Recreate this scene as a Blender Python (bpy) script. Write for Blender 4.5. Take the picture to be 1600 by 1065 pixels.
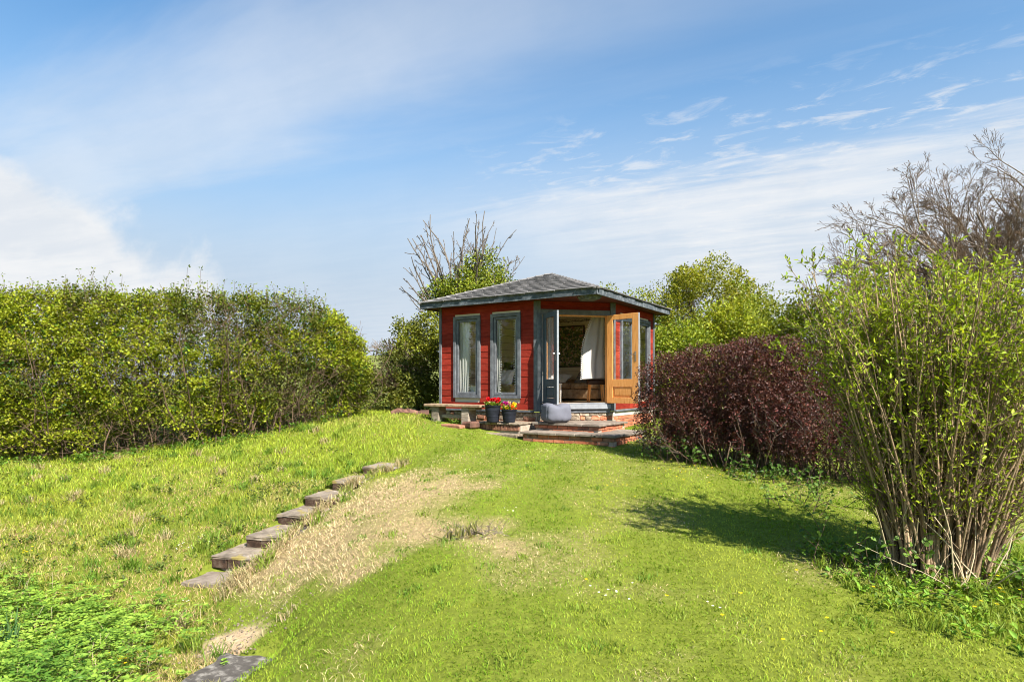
import bpy, bmesh, math, random
import numpy as np
from mathutils import Vector, Matrix

random.seed(7)
rng = np.random.default_rng(11)
for o in list(bpy.data.objects):
    bpy.data.objects.remove(o)
scene = bpy.context.scene
COL = scene.collection
Z0 = 1.65                      # eye height: builders work relative to the eye, linking lifts by Z0
FPX, YH = 974.0, 602.0         # focal length and horizon of the 1600 px wide photograph
R_ = math.radians

# ------------------------------------------------------------------ camera
cam = bpy.data.cameras.new('camera')
cam.sensor_width = 36.0
cam.lens = 36.0 * FPX / 1600.0
cam.shift_y = (YH - 532.5) / 1600.0
cam.clip_start = 0.05
cam.clip_end = 2000
camo = bpy.data.objects.new('camera', cam)
camo.location = (0, 0, Z0)
camo.rotation_euler = (R_(90), 0, 0)
COL.objects.link(camo)
scene.camera = camo

# ------------------------------------------------------------------ sun, sky, exposure
SUN_AZ, SUN_EL = 146.0, 45.5   # azimuth clockwise from +Y
sd = Vector((math.sin(R_(SUN_AZ)) * math.cos(R_(SUN_EL)), math.cos(R_(SUN_AZ)) * math.cos(R_(SUN_EL)), math.sin(R_(SUN_EL))))
sl = bpy.data.lights.new('sun', 'SUN')
sl.energy = 4.9
sl.angle = R_(0.53)
sl.color = (1.0, 0.945, 0.86)
so = bpy.data.objects.new('sun', sl)
so.rotation_euler = sd.to_track_quat('Z', 'Y').to_euler()
so.location = (6, -8, 12)
COL.objects.link(so)

scene.view_settings.view_transform = 'Standard'
scene.view_settings.look = 'None'
scene.view_settings.gamma = 1.0
scene.view_settings.use_curve_mapping = False
scene.view_settings.exposure = 1.42
scene.render.engine = 'CYCLES'
scene.cycles.use_denoising = True
scene.cycles.pixel_filter_type = 'BLACKMAN_HARRIS'
scene.cycles.filter_width = 1.05
scene.cycles.sample_clamp_indirect = 4.0
scene.cycles.max_bounces = 8
scene.cycles.diffuse_bounces = 5
scene.cycles.glossy_bounces = 3
scene.cycles.transmission_bounces = 4
scene.cycles.transparent_max_bounces = 12
scene.cycles.caustics_reflective = False
scene.cycles.caustics_refractive = False

world = bpy.data.worlds.new('World')
scene.world = world
world.use_nodes = True
wt = world.node_tree
WN, WL = wt.nodes, wt.links


class NB:
    """tiny helper for node graphs"""
    def __init__(s, t):
        s.n, s.l = t.nodes, t.links

    def put(s, sock, v):
        if hasattr(v, 'is_output') or isinstance(v, bpy.types.NodeSocket):
            s.l.new(v, sock)
        else:
            sock.default_value = v

    def math(s, op, a, b=0.0, c=None, clamp=False):
        n = s.n.new('ShaderNodeMath'); n.operation = op; n.use_clamp = clamp
        s.put(n.inputs[0], a); s.put(n.inputs[1], b)
        if c is not None: s.put(n.inputs[2], c)
        return n.outputs[0]

    def smooth(s, v, lo, hi):
        n = s.n.new('ShaderNodeMapRange'); n.interpolation_type = 'SMOOTHSTEP'
        s.put(n.inputs[0], v); n.inputs[1].default_value = lo; n.inputs[2].default_value = hi
        return n.outputs[0]

    def dot(s, v, c):
        n = s.n.new('ShaderNodeVectorMath'); n.operation = 'DOT_PRODUCT'
        s.l.new(v, n.inputs[0]); n.inputs[1].default_value = c
        return n.outputs['Value']

    def comb(s, x, y, z=0.0):
        n = s.n.new('ShaderNodeCombineXYZ')
        s.put(n.inputs[0], x); s.put(n.inputs[1], y); s.put(n.inputs[2], z)
        return n.outputs[0]

    def noise(s, v, scale, detail=5, rough=0.55, dist=0.0):
        n = s.n.new('ShaderNodeTexNoise'); n.inputs['Scale'].default_value = scale
        n.inputs['Detail'].default_value = detail; n.inputs['Roughness'].default_value = rough
        n.inputs['Distortion'].default_value = dist
        if v is not None: s.l.new(v, n.inputs['Vector'])
        return n.outputs['Fac']

    def mix(s, f, a, b, blend='MIX'):
        n = s.n.new('ShaderNodeMix'); n.data_type = 'RGBA'; n.blend_type = blend
        s.put(n.inputs[0], f)
        s.put(n.inputs[6], a if not isinstance(a, tuple) else (*a, 1) if len(a) == 3 else a)
        s.put(n.inputs[7], b if not isinstance(b, tuple) else (*b, 1) if len(b) == 3 else b)
        return n.outputs[2]

    def ramp(s, f, stops):
        n = s.n.new('ShaderNodeValToRGB')
        while len(n.color_ramp.elements) < len(stops): n.color_ramp.elements.new(0.5)
        for e, (p, c) in zip(n.color_ramp.elements, stops):
            e.position = p; e.color = (*c, 1)
        s.put(n.inputs[0], f)
        return n.outputs[0]


def build_sky():
    b = NB(wt)
    sky = WN.new('ShaderNodeTexSky')
    sky.sky_type = 'NISHITA'; sky.sun_disc = False
    sky.sun_elevation = R_(SUN_EL); sky.sun_rotation = R_(SUN_AZ)
    sky.air_density = 1.0; sky.dust_density = 0.5; sky.ozone_density = 3.2
    hs = WN.new('ShaderNodeHueSaturation')
    hs.inputs['Saturation'].default_value = 0.92; hs.inputs['Value'].default_value = 1.0
    WL.new(sky.outputs[0], hs.inputs['Color'])
    tc = WN.new('ShaderNodeTexCoord')
    d = tc.outputs['Generated']
    sep = WN.new('ShaderNodeSeparateXYZ'); WL.new(d, sep.inputs[0])
    zc = b.math('MAXIMUM', b.math('ADD', sep.outputs[2], 0.0), 0.05)
    px = b.math('DIVIDE', sep.outputs[0], zc); py = b.math('DIVIDE', sep.outputs[1], zc)
    m = b.math('ADD', b.math('MULTIPLY', px, 0.86), b.math('MULTIPLY', py, -0.50))     # along the cloud bands
    n = b.math('ADD', b.math('MULTIPLY', px, 0.50), b.math('MULTIPLY', py, 0.86))      # across them
    # thin high veil in long streaks
    streak = b.noise(b.comb(b.math('MULTIPLY', m, 0.30), b.math('MULTIPLY', n, 1.15)), 1.0, 6, 0.58, 0.5)
    streak2 = b.noise(b.comb(b.math('MULTIPLY', m, 0.75), b.math('MULTIPLY', n, 2.6), 4.0), 1.4, 7, 0.62, 0.4)
    n_w = b.math('ADD', n, b.math('MULTIPLY', b.math('SUBTRACT', streak, 0.5), 1.3))
    band1 = b.math('MULTIPLY', b.smooth(n_w, 0.75, 1.35), b.math('SUBTRACT', 1.0, b.smooth(n_w, 1.45, 2.15)))
    west = b.math('SUBTRACT', 1.0, b.smooth(m, -1.6, -0.1))
    veil = b.math('MULTIPLY', band1, b.math('ADD', 0.20, b.math('MULTIPLY', west, 0.34)))
    haze_w = b.math('MULTIPLY', b.math('MULTIPLY', b.smooth(n_w, 1.7, 3.3), 0.30), b.math('ADD', 0.35, b.math('MULTIPLY', west, 0.65)))
    # broad white sheet to the north-east, brighter at its lower part
    sheet = b.math('MULTIPLY', b.smooth(b.math('ADD', n, b.math('MULTIPLY', b.math('SUBTRACT', streak2, 0.5), 1.1)), 2.75, 3.25), b.smooth(m, -3.0, -0.8))
    sheet = b.math('MULTIPLY', sheet, b.math('ADD', 0.42, b.math('MULTIPLY', streak2, 0.62)))
    # small torn cloudlets on the sheet's edge
    wisp = b.noise(b.comb(b.math('MULTIPLY', m, 2.6), b.math('MULTIPLY', n, 4.4), 9.0), 1.7, 9, 0.64, 0.5)
    wmask = b.math('MULTIPLY', b.smooth(n, 1.95, 2.6), b.smooth(m, -2.2, -0.9))
    wisp = b.math('MULTIPLY', b.smooth(wisp, 0.50, 0.68), wmask)
    wisp = b.math('MULTIPLY', wisp, 0.62)
    # heaped cloud low in the west
    off = WN.new('ShaderNodeVectorMath'); off.operation = 'SUBTRACT'
    WL.new(d, off.inputs[0]); off.inputs[1].default_value = (-0.685, 0.745, 0.125)
    sc = WN.new('ShaderNodeVectorMath'); sc.operation = 'MULTIPLY'
    WL.new(off.outputs[0], sc.inputs[0]); sc.inputs[1].default_value = (3.1, 3.1, 5.6)
    ln = WN.new('ShaderNodeVectorMath'); ln.operation = 'LENGTH'; WL.new(sc.outputs[0], ln.inputs[0])
    cn = b.noise(d, 5.5, 9, 0.56, 0.25)
    rad = b.math('ADD', ln.outputs['Value'], b.math('MULTIPLY', b.math('SUBTRACT', cn, 0.5), 1.25))
    cum = b.math('SUBTRACT', 1.0, b.smooth(rad, 0.80, 0.98))
    elsewhere = b.math('MULTIPLY', b.smooth(b.noise(d, 2.2, 7, 0.55), 0.60, 0.74), b.smooth(b.math('MULTIPLY', sep.outputs[1], -1.0), 0.1, 0.5))
    # the air turns pale towards the horizon
    pale = b.math('SUBTRACT', 1.0, b.smooth(sep.outputs[2], 0.12, 0.50))
    clear = b.mix(1.0, hs.outputs[0], (0.52, 0.79, 0.88), 'MULTIPLY')
    air = b.mix(pale, clear, (1.80, 2.42, 3.12))
    hor = b.math('MULTIPLY', b.math('SUBTRACT', 1.0, b.smooth(sep.outputs[2], 0.0, 0.34)), 0.62)
    dens = b.math('MAXIMUM', b.math('ADD', veil, haze_w), hor)
    for k in (sheet, wisp, cum, elsewhere):
        dens = b.math('SUBTRACT', 1.0, b.math('MULTIPLY', b.math('SUBTRACT', 1.0, dens, clamp=True), b.math('SUBTRACT', 1.0, k, clamp=True)))
    shade = b.math('ADD', b.math('MULTIPLY', b.noise(d, 9.0, 6, 0.55), 0.5), b.math('MULTIPLY', streak2, 0.5))
    cloudcol = b.mix(b.smooth(shade, 0.35, 0.62), (3.10, 3.28, 3.52), (3.66, 3.70, 3.76))
    col = b.mix(b.math('MULTIPLY', dens, 0.97), air, cloudcol)
    bg = WN['Background']
    WL.new(col, bg.inputs[0])
    bg.inputs[1].default_value = 0.093


build_sky()

# ------------------------------------------------------------------ helpers: numbers
def nrm(a):
    return a / np.maximum(np.linalg.norm(a, axis=-1, keepdims=True), 1e-9)


_perm = np.random.default_rng(3).random((256, 256)).astype(np.float64)


def vnoise(x, y):
    x = np.asarray(x, float); y = np.asarray(y, float)
    xi = np.floor(x).astype(int); yi = np.floor(y).astype(int)
    fx = x - xi; fy = y - yi
    fx = fx * fx * (3 - 2 * fx); fy = fy * fy * (3 - 2 * fy)
    a = _perm[xi & 255, yi & 255]; b = _perm[(xi + 1) & 255, yi & 255]
    c = _perm[xi & 255, (yi + 1) & 255]; d = _perm[(xi + 1) & 255, (yi + 1) & 255]
    return (a * (1 - fx) + b * fx) * (1 - fy) + (c * (1 - fx) + d * fx) * fy


def fbm(x, y, oct=4):
    s = 0; a = 0.5; t = 0
    for k in range(oct):
        s = s + a * vnoise(x * 2 ** k + 17 * k, y * 2 ** k + 31 * k); t += a; a *= 0.5
    return s / t


def sstep(a, lo, hi):
    t = np.clip((a - lo) / (hi - lo), 0, 1)
    return t * t * (3 - 2 * t)


def P(px, py, d):
    """a place seen at pixel (px, py) of the photograph, d metres deep (relative to the eye)"""
    return Vector(((px - 800) / FPX * d, d, (YH - py) / FPX * d))


# ------------------------------------------------------------------ helpers: objects
def tag(o, label=None, cat=None, group=None, kind=None):
    if label: o['label'] = label
    if cat: o['category'] = cat
    if group: o['group'] = group
    if kind: o['kind'] = kind
    return o


def thing(name, base, label, cat, group=None):
    o = bpy.data.objects.new(name, None)
    o.empty_display_size = 0.2
    o.location = (base[0], base[1], base[2] + Z0)
    o['base'] = [float(base[0]), float(base[1]), float(base[2])]
    COL.objects.link(o)
    return tag(o, label, cat, group)


def origin_of(parent):
    """eye-relative origin that a child's vertices are measured from"""
    p = parent
    while p is not None:
        if 'base' in p: return np.array(p['base'][:])
        p = p.parent
    return np.array((0, 0, 0.0))


def link(name, me, parent=None, base=None):
    o = bpy.data.objects.new(name, me)
    COL.objects.link(o)
    if parent is not None:
        o.parent = parent
    elif base is not None:
        o.location = (base[0], base[1], base[2] + Z0)
        o['base'] = [float(v) for v in base]
    else:
        o.location = (0, 0, Z0)
    return o


def np_mesh(name, V, F, mat, parent=None, col=None, smooth=False, base=None):
    V = np.asarray(V, float)
    off = origin_of(parent) if parent is not None else (np.array(base, float) if base is not None else np.zeros(3))
    V = V - off
    if isinstance(F, np.ndarray): F = [F]
    me = bpy.data.meshes.new(name)
    me.vertices.add(len(V)); me.vertices.foreach_set('co', V.astype(np.float32).ravel())
    idx = np.concatenate([f.ravel() for f in F]).astype(np.int32)
    tot = np.concatenate([np.full(len(f), f.shape[1], np.int32) for f in F])
    st = np.concatenate([[0], np.cumsum(tot)[:-1]]).astype(np.int32)
    me.loops.add(len(idx)); me.loops.foreach_set('vertex_index', idx)
    me.polygons.add(len(tot)); me.polygons.foreach_set('loop_start', st)
    me.polygons.foreach_set('loop_total', tot)
    if smooth: me.polygons.foreach_set('use_smooth', np.ones(len(tot), bool))
    if col is not None:
        at = me.color_attributes.new('Col', 'FLOAT_COLOR', 'POINT')
        c = np.ones((len(V), 4), np.float32); c[:, :3] = col
        at.data.foreach_set('color', c.ravel())
    me.update(calc_edges=True)
    me.materials.append(mat)
    return link(name, me, parent, base)


class MB:
    """collects simple solids and links them as ONE mesh object"""
    def __init__(s):
        s.v = []; s.f = []

    def add(s, v, f):
        o = len(s.v); s.v += [tuple(p) for p in v]; s.f += [tuple(i + o for i in q) for q in f]
        return s

    def box8(s, p):
        return s.add(p, [(0, 1, 2, 3), (7, 6, 5, 4), (0, 4, 5, 1), (1, 5, 6, 2), (2, 6, 7, 3), (3, 7, 4, 0)])

    def fbox(s, fr, a0, a1, b0, b1, z0, z1):
        return s.box8([fr(a0, b0, z0), fr(a1, b0, z0), fr(a1, b1, z0), fr(a0, b1, z0), fr(a0, b0, z1), fr(a1, b0, z1), fr(a1, b1, z1), fr(a0, b1, z1)])

    def tube(s, pts, rad, sides=8):
        pts = [np.array(p, float) for p in pts]
        if not hasattr(rad, '__len__'): rad = [rad] * len(pts)
        vs = []; fs = []
        for i, p in enumerate(pts):
            t = nrm(pts[min(i + 1, len(pts) - 1)] - pts[max(i - 1, 0)])
            ref = np.array((0, 0, 1.0)) if abs(t[2]) < 0.9 else np.array((1.0, 0, 0))
            x = nrm(np.cross(ref, t)); y = np.cross(t, x)
            for k in range(sides):
                a = 2 * math.pi * k / sides
                vs.append(p + rad[i] * (x * math.cos(a) + y * math.sin(a)))
        for i in range(len(pts) - 1):
            for k in range(sides):
                a = i * sides + k; b = i * sides + (k + 1) % sides
                fs.append((a, b, b + sides, a + sides))
        fs.append(tuple(range(sides))[::-1]); fs.append(tuple(range((len(pts) - 1) * sides, len(pts) * sides)))
        return s.add(vs, fs)

    def lathe(s, c, prof, sides=24, cap=True):
        vs = []; fs = []
        for r, z in prof:
            for k in range(sides):
                a = 2 * math.pi * k / sides
                vs.append((c[0] + r * math.cos(a), c[1] + r * math.sin(a), c[2] + z))
        for i in range(len(prof) - 1):
            for k in range(sides):
                a = i * sides + k; b = i * sides + (k + 1) % sides
                fs.append((a, b, b + sides, a + sides))
        if cap:
            fs.append(tuple(range(sides))[::-1]); fs.append(tuple(range((len(prof) - 1) * sides, len(prof) * sides)))
        return s.add(vs, fs)

    def build(s, name, mat, parent=None, bev=0.0, smooth=False, base=None, sub=0, jit=0.0, seg=1):
        off = origin_of(parent) if parent is not None else (np.array(base, float) if base is not None else np.zeros(3))
        me = bpy.data.meshes.new(name)
        me.from_pydata([tuple(np.array(p) - off) for p in s.v], [], s.f)
        bm = bmesh.new(); bm.from_mesh(me)
        bmesh.ops.recalc_face_normals(bm, faces=bm.faces)
        if sub:
            bmesh.ops.subdivide_edges(bm, edges=bm.edges, cuts=sub, use_grid_fill=True)
        if jit:
            for v in bm.verts:
                v.co += Vector(((random.random() - .5) * jit, (random.random() - .5) * jit, (random.random() - .5) * jit))
        if bev:
            bmesh.ops.bevel(bm, geom=list(bm.edges), offset=bev, segments=seg, affect='EDGES', profile=0.5)
        if smooth:
            for f in bm.faces: f.smooth = True
        bm.to_mesh(me); bm.free()
        me.materials.append(mat)
        return link(name, me, parent, base)


class Frame:
    def __init__(s, o, ax, ay):
        s.o, s.ax, s.ay = np.array(o, float), np.array(ax, float), np.array(ay, float)

    def __call__(s, a, b, z):
        q = s.o + a * s.ax + b * s.ay
        return (q[0], q[1], z)

    def local(s, X, Y):
        dx = X - s.o[0]; dy = Y - s.o[1]
        det = s.ax[0] * s.ay[1] - s.ax[1] * s.ay[0]
        return (dx * s.ay[1] - dy * s.ay[0]) / det, (dy * s.ax[0] - dx * s.ax[1]) / det


# ------------------------------------------------------------------ materials
def mat_base(name):
    m = bpy.data.materials.new(name); m.use_nodes = True
    return m, NB(m.node_tree), m.node_tree.nodes['Principled BSDF']


def mk(name, c1, c2=None, scale=6.0, rough=0.7, bump=0.0, bscale=None, objrand=0.0, spec=0.3, stretch=None, detail=5, c3=None, metal=0.0, world=False):
    m, b, p = mat_base(name)
    p.inputs['Roughness'].default_value = rough
    p.inputs['Specular IOR Level'].default_value = spec
    p.inputs['Metallic'].default_value = metal
    tc = b.n.new('ShaderNodeTexCoord')
    v = tc.outputs['Object']
    if world:
        ge = b.n.new('ShaderNodeNewGeometry'); v = ge.outputs['Position']
    if stretch:
        mp = b.n.new('ShaderNodeMapping'); mp.inputs['Scale'].default_value = stretch
        b.l.new(v, mp.inputs[0]); v = mp.outputs[0]
    oi = b.n.new('ShaderNodeObjectInfo')
    if objrand:
        ad = b.n.new('ShaderNodeVectorMath'); ad.operation = 'ADD'
        cx = b.n.new('ShaderNodeCombineXYZ')
        b.l.new(b.math('MULTIPLY', oi.outputs['Random'], 37.0), cx.inputs[0])
        b.l.new(v, ad.inputs[0]); b.l.new(cx.outputs[0], ad.inputs[1]); v = ad.outputs[0]
    f = b.noise(v, scale, detail, 0.6, 0.2)
    if c2 is None: c2 = tuple(x * 0.75 for x in c1)
    stops = [(0.32, c2), (0.62, c1)]
    if c3 is not None: stops = [(0.28, c2), (0.5, c1), (0.72, c3)]
    c = b.ramp(f, stops)
    if objrand:
        hs = b.n.new('ShaderNodeHueSaturation')
        b.l.new(c, hs.inputs['Color'])
        b.l.new(b.math('ADD', 1.0 - objrand / 2, b.math('MULTIPLY', oi.outputs['Random'], objrand)), hs.inputs['Value'])
        c = hs.outputs[0]
    b.l.new(c, p.inputs['Base Color'])
    if bump:
        bp = b.n.new('ShaderNodeBump'); bp.inputs['Strength'].default_value = bump
        bp.inputs['Distance'].default_value = 0.02
        b.l.new(b.noise(v, bscale or scale * 4, 6, 0.65), bp.inputs['Height'])
        b.l.new(bp.outputs[0], p.inputs['Normal'])
    return m


def leafmat(name, trans=0.35, rough=0.5, spec=0.25, tint=(1.15, 1.1, 0.55)):
    m, b, p = mat_base(name)
    at = b.n.new('ShaderNodeVertexColor'); at.layer_name = 'Col'
    b.l.new(at.outputs[0], p.inputs['Base Color'])
    p.inputs['Roughness'].default_value = rough
    p.inputs['Specular IOR Level'].default_value = spec
    tr = b.n.new('ShaderNodeBsdfTranslucent')
    b.l.new(b.mix(1.0, at.outputs[0], tint, 'MULTIPLY'), tr.inputs[0])
    mx = b.n.new('ShaderNodeMixShader'); mx.inputs[0].default_value = trans
    b.l.new(p.outputs[0], mx.inputs[1]); b.l.new(tr.outputs[0], mx.inputs[2])
    b.l.new(mx.outputs[0], b.n['Material Output'].inputs[0])
    return m


def glassmat(name):
    m, b, p = mat_base(name)
    b.n.remove(p)
    tr = b.n.new('ShaderNodeBsdfTransparent'); tr.inputs[0].default_value = (0.975, 0.985, 0.98, 1)
    gl = b.n.new('ShaderNodeBsdfGlossy'); gl.inputs['Roughness'].default_value = 0.01
    lw = b.n.new('ShaderNodeLayerWeight'); lw.inputs[0].default_value = 0.35
    mx = b.n.new('ShaderNodeMixShader')
    b.l.new(b.math('ADD', 0.02, b.math('MULTIPLY', lw.outputs['Fresnel'], 0.6), clamp=True), mx.inputs[0])
    b.l.new(tr.outputs[0], mx.inputs[1]); b.l.new(gl.outputs[0], mx.inputs[2])
    b.l.new(mx.outputs[0], b.n['Material Output'].inputs[0])
    return m


M = dict(
    leaf=leafmat('leaf', 0.34), grass=leafmat('grass_blade', 0.30, 0.55, 0.2), petal=leafmat('petal', 0.25, 0.5),
    dry=leafmat('dry_blade', 0.2, 0.7, 0.1, (1, 1, 0.9)),
    barb=leafmat('purple_leaf', 0.22, 0.45, 0.35, (1.3, 0.7, 0.6)),
    glass=glassmat('glass'),
    red=mk('red_painted_board', (0.245, 0.026, 0.015), (0.155, 0.016, 0.010), 4, 0.75, 0.3, 40, 0.45, 0.08, (1, 1, 6), c3=(0.29, 0.042, 0.026)),
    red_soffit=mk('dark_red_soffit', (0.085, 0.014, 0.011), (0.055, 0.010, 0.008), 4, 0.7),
    grey=mk('grey_blue_paint', (0.120, 0.126, 0.136), (0.078, 0.083, 0.091), 7, 0.6, 0.15, 30, 0.12, 0.15, c3=(0.185, 0.198, 0.212)),
    fascia=mk('weathered_grey_paint', (0.075, 0.085, 0.095), (0.050, 0.066, 0.075), 9, 0.65, 0.2, 30, 0.1, 0.15, c3=(0.19, 0.21, 0.225)),
    greyd=mk('dark_grey_paint', (0.075, 0.095, 0.115), (0.055, 0.072, 0.09), 6, 0.45, 0.1),
    greyl=mk('pale_grey_edge', (0.25, 0.265, 0.285), (0.19, 0.20, 0.215), 10, 0.5),
    pine=mk('varnished_pine', (0.78, 0.355, 0.105), (0.58, 0.235, 0.058), 5, 0.42, 0.08, 30, 0.1, 0.3, (9, 9, 1.0), c3=(0.84, 0.43, 0.15)),
    cream=mk('cream_panel', (0.74, 0.65, 0.47), (0.68, 0.59, 0.42), 3, 0.6),
    floor_in=mk('wood_floor', (0.46, 0.33, 0.20), (0.36, 0.25, 0.14), 6, 0.5),
    slate=mk('grey_felt_shingle', (0.160, 0.150, 0.143), (0.105, 0.099, 0.095), 14, 0.9, 0.25, 90, 0.45, 0.1, c3=(0.215, 0.20, 0.187)),
    slatedark=mk('dark_felt_edge', (0.04, 0.04, 0.043), (0.025, 0.025, 0.027), 10, 0.85),
    brick=mk('orange_brick', (0.43, 0.145, 0.072), (0.30, 0.085, 0.045), 9, 0.85, 0.4, 60, 0.5, 0.2, c3=(0.50, 0.22, 0.13)),
    brickold=mk('old_stained_brick', (0.25, 0.115, 0.07), (0.10, 0.055, 0.042), 8, 0.9, 0.5, 50, 0.6, 0.15, c3=(0.36, 0.19, 0.12)),
    brickdark=mk('blackened_brick', (0.055, 0.034, 0.024), (0.022, 0.017, 0.014), 9, 0.95, 0.5, 50, 0.6, 0.05, c3=(0.12, 0.092, 0.068)),
    mortar=mk('mortar', (0.44, 0.36, 0.28), (0.30, 0.24, 0.18), 14, 0.9, 0.4),
    darkslab=mk('dark_lichened_slab', (0.090, 0.080, 0.070), (0.055, 0.049, 0.044), 11, 0.95, 0.5, 60, 0, 0.1, c3=(0.30, 0.275, 0.24)),
    render=mk('pale_render', (0.55, 0.50, 0.43), (0.42, 0.37, 0.31), 7, 0.9, 0.3),
    flint=mk('rough_stone', (0.265, 0.205, 0.142), (0.075, 0.056, 0.042), 17, 0.9, 0.8, 60, 0.55, c3=(0.42, 0.355, 0.27)),
    slab=mk('worn_paving_slab', (0.190, 0.152, 0.118), (0.105, 0.084, 0.066), 7, 0.85, 0.35, 60, 0.3, 0.25, c3=(0.27, 0.225, 0.18)),
    bagm=mk('blue_grey_fabric', (0.132, 0.134, 0.162), (0.116, 0.118, 0.145), 5, 0.85, 0.2, 200),
    oldwood=mk('weathered_oak', (0.27, 0.225, 0.17), (0.15, 0.12, 0.09), 7, 0.9, 0.5, 40, 0.25, 0.1, (1, 1, 5), c3=(0.38, 0.325, 0.26)),
    oldtop=mk('weathered_plank', (0.28, 0.195, 0.125), (0.16, 0.11, 0.07), 8, 0.9, 0.5, 40, 0.2, 0.1, c3=(0.37, 0.28, 0.19)),
    pot=mk('black_plastic', (0.018, 0.020, 0.028), (0.010, 0.011, 0.014), 8, 0.5, 0.05, 40, 0, 0.15),
    soil=mk('potting_soil', (0.05, 0.035, 0.025), (0.03, 0.02, 0.015), 20, 0.95, 0.6),
    whitedim=mk('shade_toned_white_cloth', (0.46, 0.435, 0.395), (0.41, 0.385, 0.35), 5, 0.9, 0.1, 80),  # white curtain cloth greyed to stand in for shade at the sunlit doorway
    white=mk('white_cotton', (0.80, 0.78, 0.74), (0.75, 0.73, 0.69), 5, 0.85, 0.1, 80),
    whitep=mk('white_paint', (0.70, 0.69, 0.66), (0.64, 0.63, 0.60), 5, 0.55),
    velvet=mk('brown_velvet', (0.40, 0.26, 0.145), (0.15, 0.09, 0.05), 9, 0.7, 0.3, 30, 0, 0.3, c3=(0.56, 0.40, 0.24)),
    cushg=mk('grey_patterned_cotton', (0.20, 0.185, 0.165), (0.10, 0.095, 0.085), 7, 0.85, 0, None, 0, 0.2, c3=(0.6, 0.57, 0.52)),
    leather=mk('dark_leather', (0.05, 0.022, 0.014), (0.03, 0.014, 0.01), 10, 0.4),
    steel=mk('brushed_steel', (0.6, 0.58, 0.55), (0.5, 0.48, 0.45), 20, 0.3, 0, None, 0, 0.5, metal=1.0),
    yellow=mk('yellow_shade', (0.85, 0.55, 0.03), (0.78, 0.48, 0.02), 4, 0.7),
    terra=mk('old_terracotta', (0.115, 0.056, 0.038), (0.055, 0.033, 0.026), 8, 0.85, 0.3, 30, 0.5, c3=(0.20, 0.11, 0.075)),
    bark=mk('grey_brown_bark', (0.23, 0.185, 0.14), (0.13, 0.10, 0.075), 9, 0.9, 0.5, 40),
    barkpale=mk('pale_dead_bark', (0.17, 0.14, 0.11), (0.075, 0.06, 0.048), 6, 0.9, 0.4, 40),
    barkdark=mk('dark_twig_bark', (0.115, 0.085, 0.066), (0.065, 0.048, 0.038), 9, 0.9, 0.3),
    twig=mk('brown_twig', (0.165, 0.108, 0.068), (0.085, 0.055, 0.036), 3, 0.9, 0.2),
    stem=mk('tan_stem', (0.30, 0.21, 0.128), (0.12, 0.082, 0.052), 6, 0.9, 0.6, 60, 1.1, 0.1, c3=(0.36, 0.26, 0.165)),
    straw=mk('straw_stem', (0.52, 0.42, 0.27), (0.36, 0.28, 0.17), 4, 0.8),
)
for k in ('render',):
    pass

# art on the inner wall: a generic dabbed garden picture
mp_, b_, p_ = mat_base('garden_picture')
tc_ = b_.n.new('ShaderNodeTexCoord')
vo = b_.n.new('ShaderNodeTexVoronoi'); vo.inputs['Scale'].default_value = 24
b_.l.new(tc_.outputs['Object'], vo.inputs['Vector'])
hv = b_.n.new('ShaderNodeSeparateColor'); b_.l.new(vo.outputs['Color'], hv.inputs[0])
dab = b_.ramp(hv.outputs[0], [(0.0, (0.025, 0.045, 0.016)), (0.45, (0.08, 0.13, 0.035)), (0.66, (0.20, 0.23, 0.05)), (0.8, (0.32, 0.19, 0.11)), (0.92, (0.48, 0.42, 0.30)), (1.0, (0.32, 0.07, 0.06))])
b_.l.new(dab, p_.inputs['Base Color']); p_.inputs['Roughness'].default_value = 0.6
M['art'] = mp_

# slab material with moss and pale lichen for the garden steps
ms_, b_, p_ = mat_base('lichened_step')
ge_ = b_.n.new('ShaderNodeNewGeometry')
n1 = b_.noise(ge_.outputs['Position'], 5, 7, 0.65, 0.3); n2 = b_.noise(ge_.outputs['Position'], 13, 5, 0.6); n3 = b_.noise(ge_.outputs['Position'], 3.1, 4, 0.6)
c_ = b_.ramp(n1, [(0.3, (0.085, 0.066, 0.047)), (0.5, (0.20, 0.158, 0.115)), (0.68, (0.32, 0.265, 0.20))])
c_ = b_.mix(b_.smooth(n2, 0.61, 0.69), c_, (0.44, 0.41, 0.36))
c_ = b_.mix(b_.math('MULTIPLY', b_.smooth(n3, 0.56, 0.66), 0.75), c_, (0.27, 0.21, 0.035))
b_.l.new(c_, p_.inputs['Base Color']); p_.inputs['Roughness'].default_value = 0.92
bp_ = b_.n.new('ShaderNodeBump'); bp_.inputs['Strength'].default_value = 0.5; bp_.inputs['Distance'].default_value = 0.02
b_.l.new(b_.noise(ge_.outputs['Position'], 45, 6, 0.65), bp_.inputs['Height']); b_.l.new(bp_.outputs[0], p_.inputs['Normal'])
M['step'] = ms_

# ground: soil colour from an attribute, broken by noise
mg_, b_, p_ = mat_base('ground_soil')
at_ = b_.n.new('ShaderNodeVertexColor'); at_.layer_name = 'Col'
ge_ = b_.n.new('ShaderNodeNewGeometry')
f_ = b_.noise(ge_.outputs['Position'], 14, 8, 0.7)
c_ = b_.mix(1.0, at_.outputs[0], b_.ramp(f_, [(0.25, (0.55, 0.55, 0.55)), (0.7, (1.25, 1.25, 1.25))]), 'MULTIPLY')
b_.l.new(c_, p_.inputs['Base Color']); p_.inputs['Roughness'].default_value = 1.0
p_.inputs['Specular IOR Level'].default_value = 0.1
bp_ = b_.n.new('ShaderNodeBump'); bp_.inputs['Strength'].default_value = 0.7; bp_.inputs['Distance'].default_value = 0.03
b_.l.new(b_.noise(ge_.outputs['Position'], 40, 6, 0.7), bp_.inputs['Height']); b_.l.new(bp_.outputs[0], p_.inputs['Normal'])
M['ground'] = mg_

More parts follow.
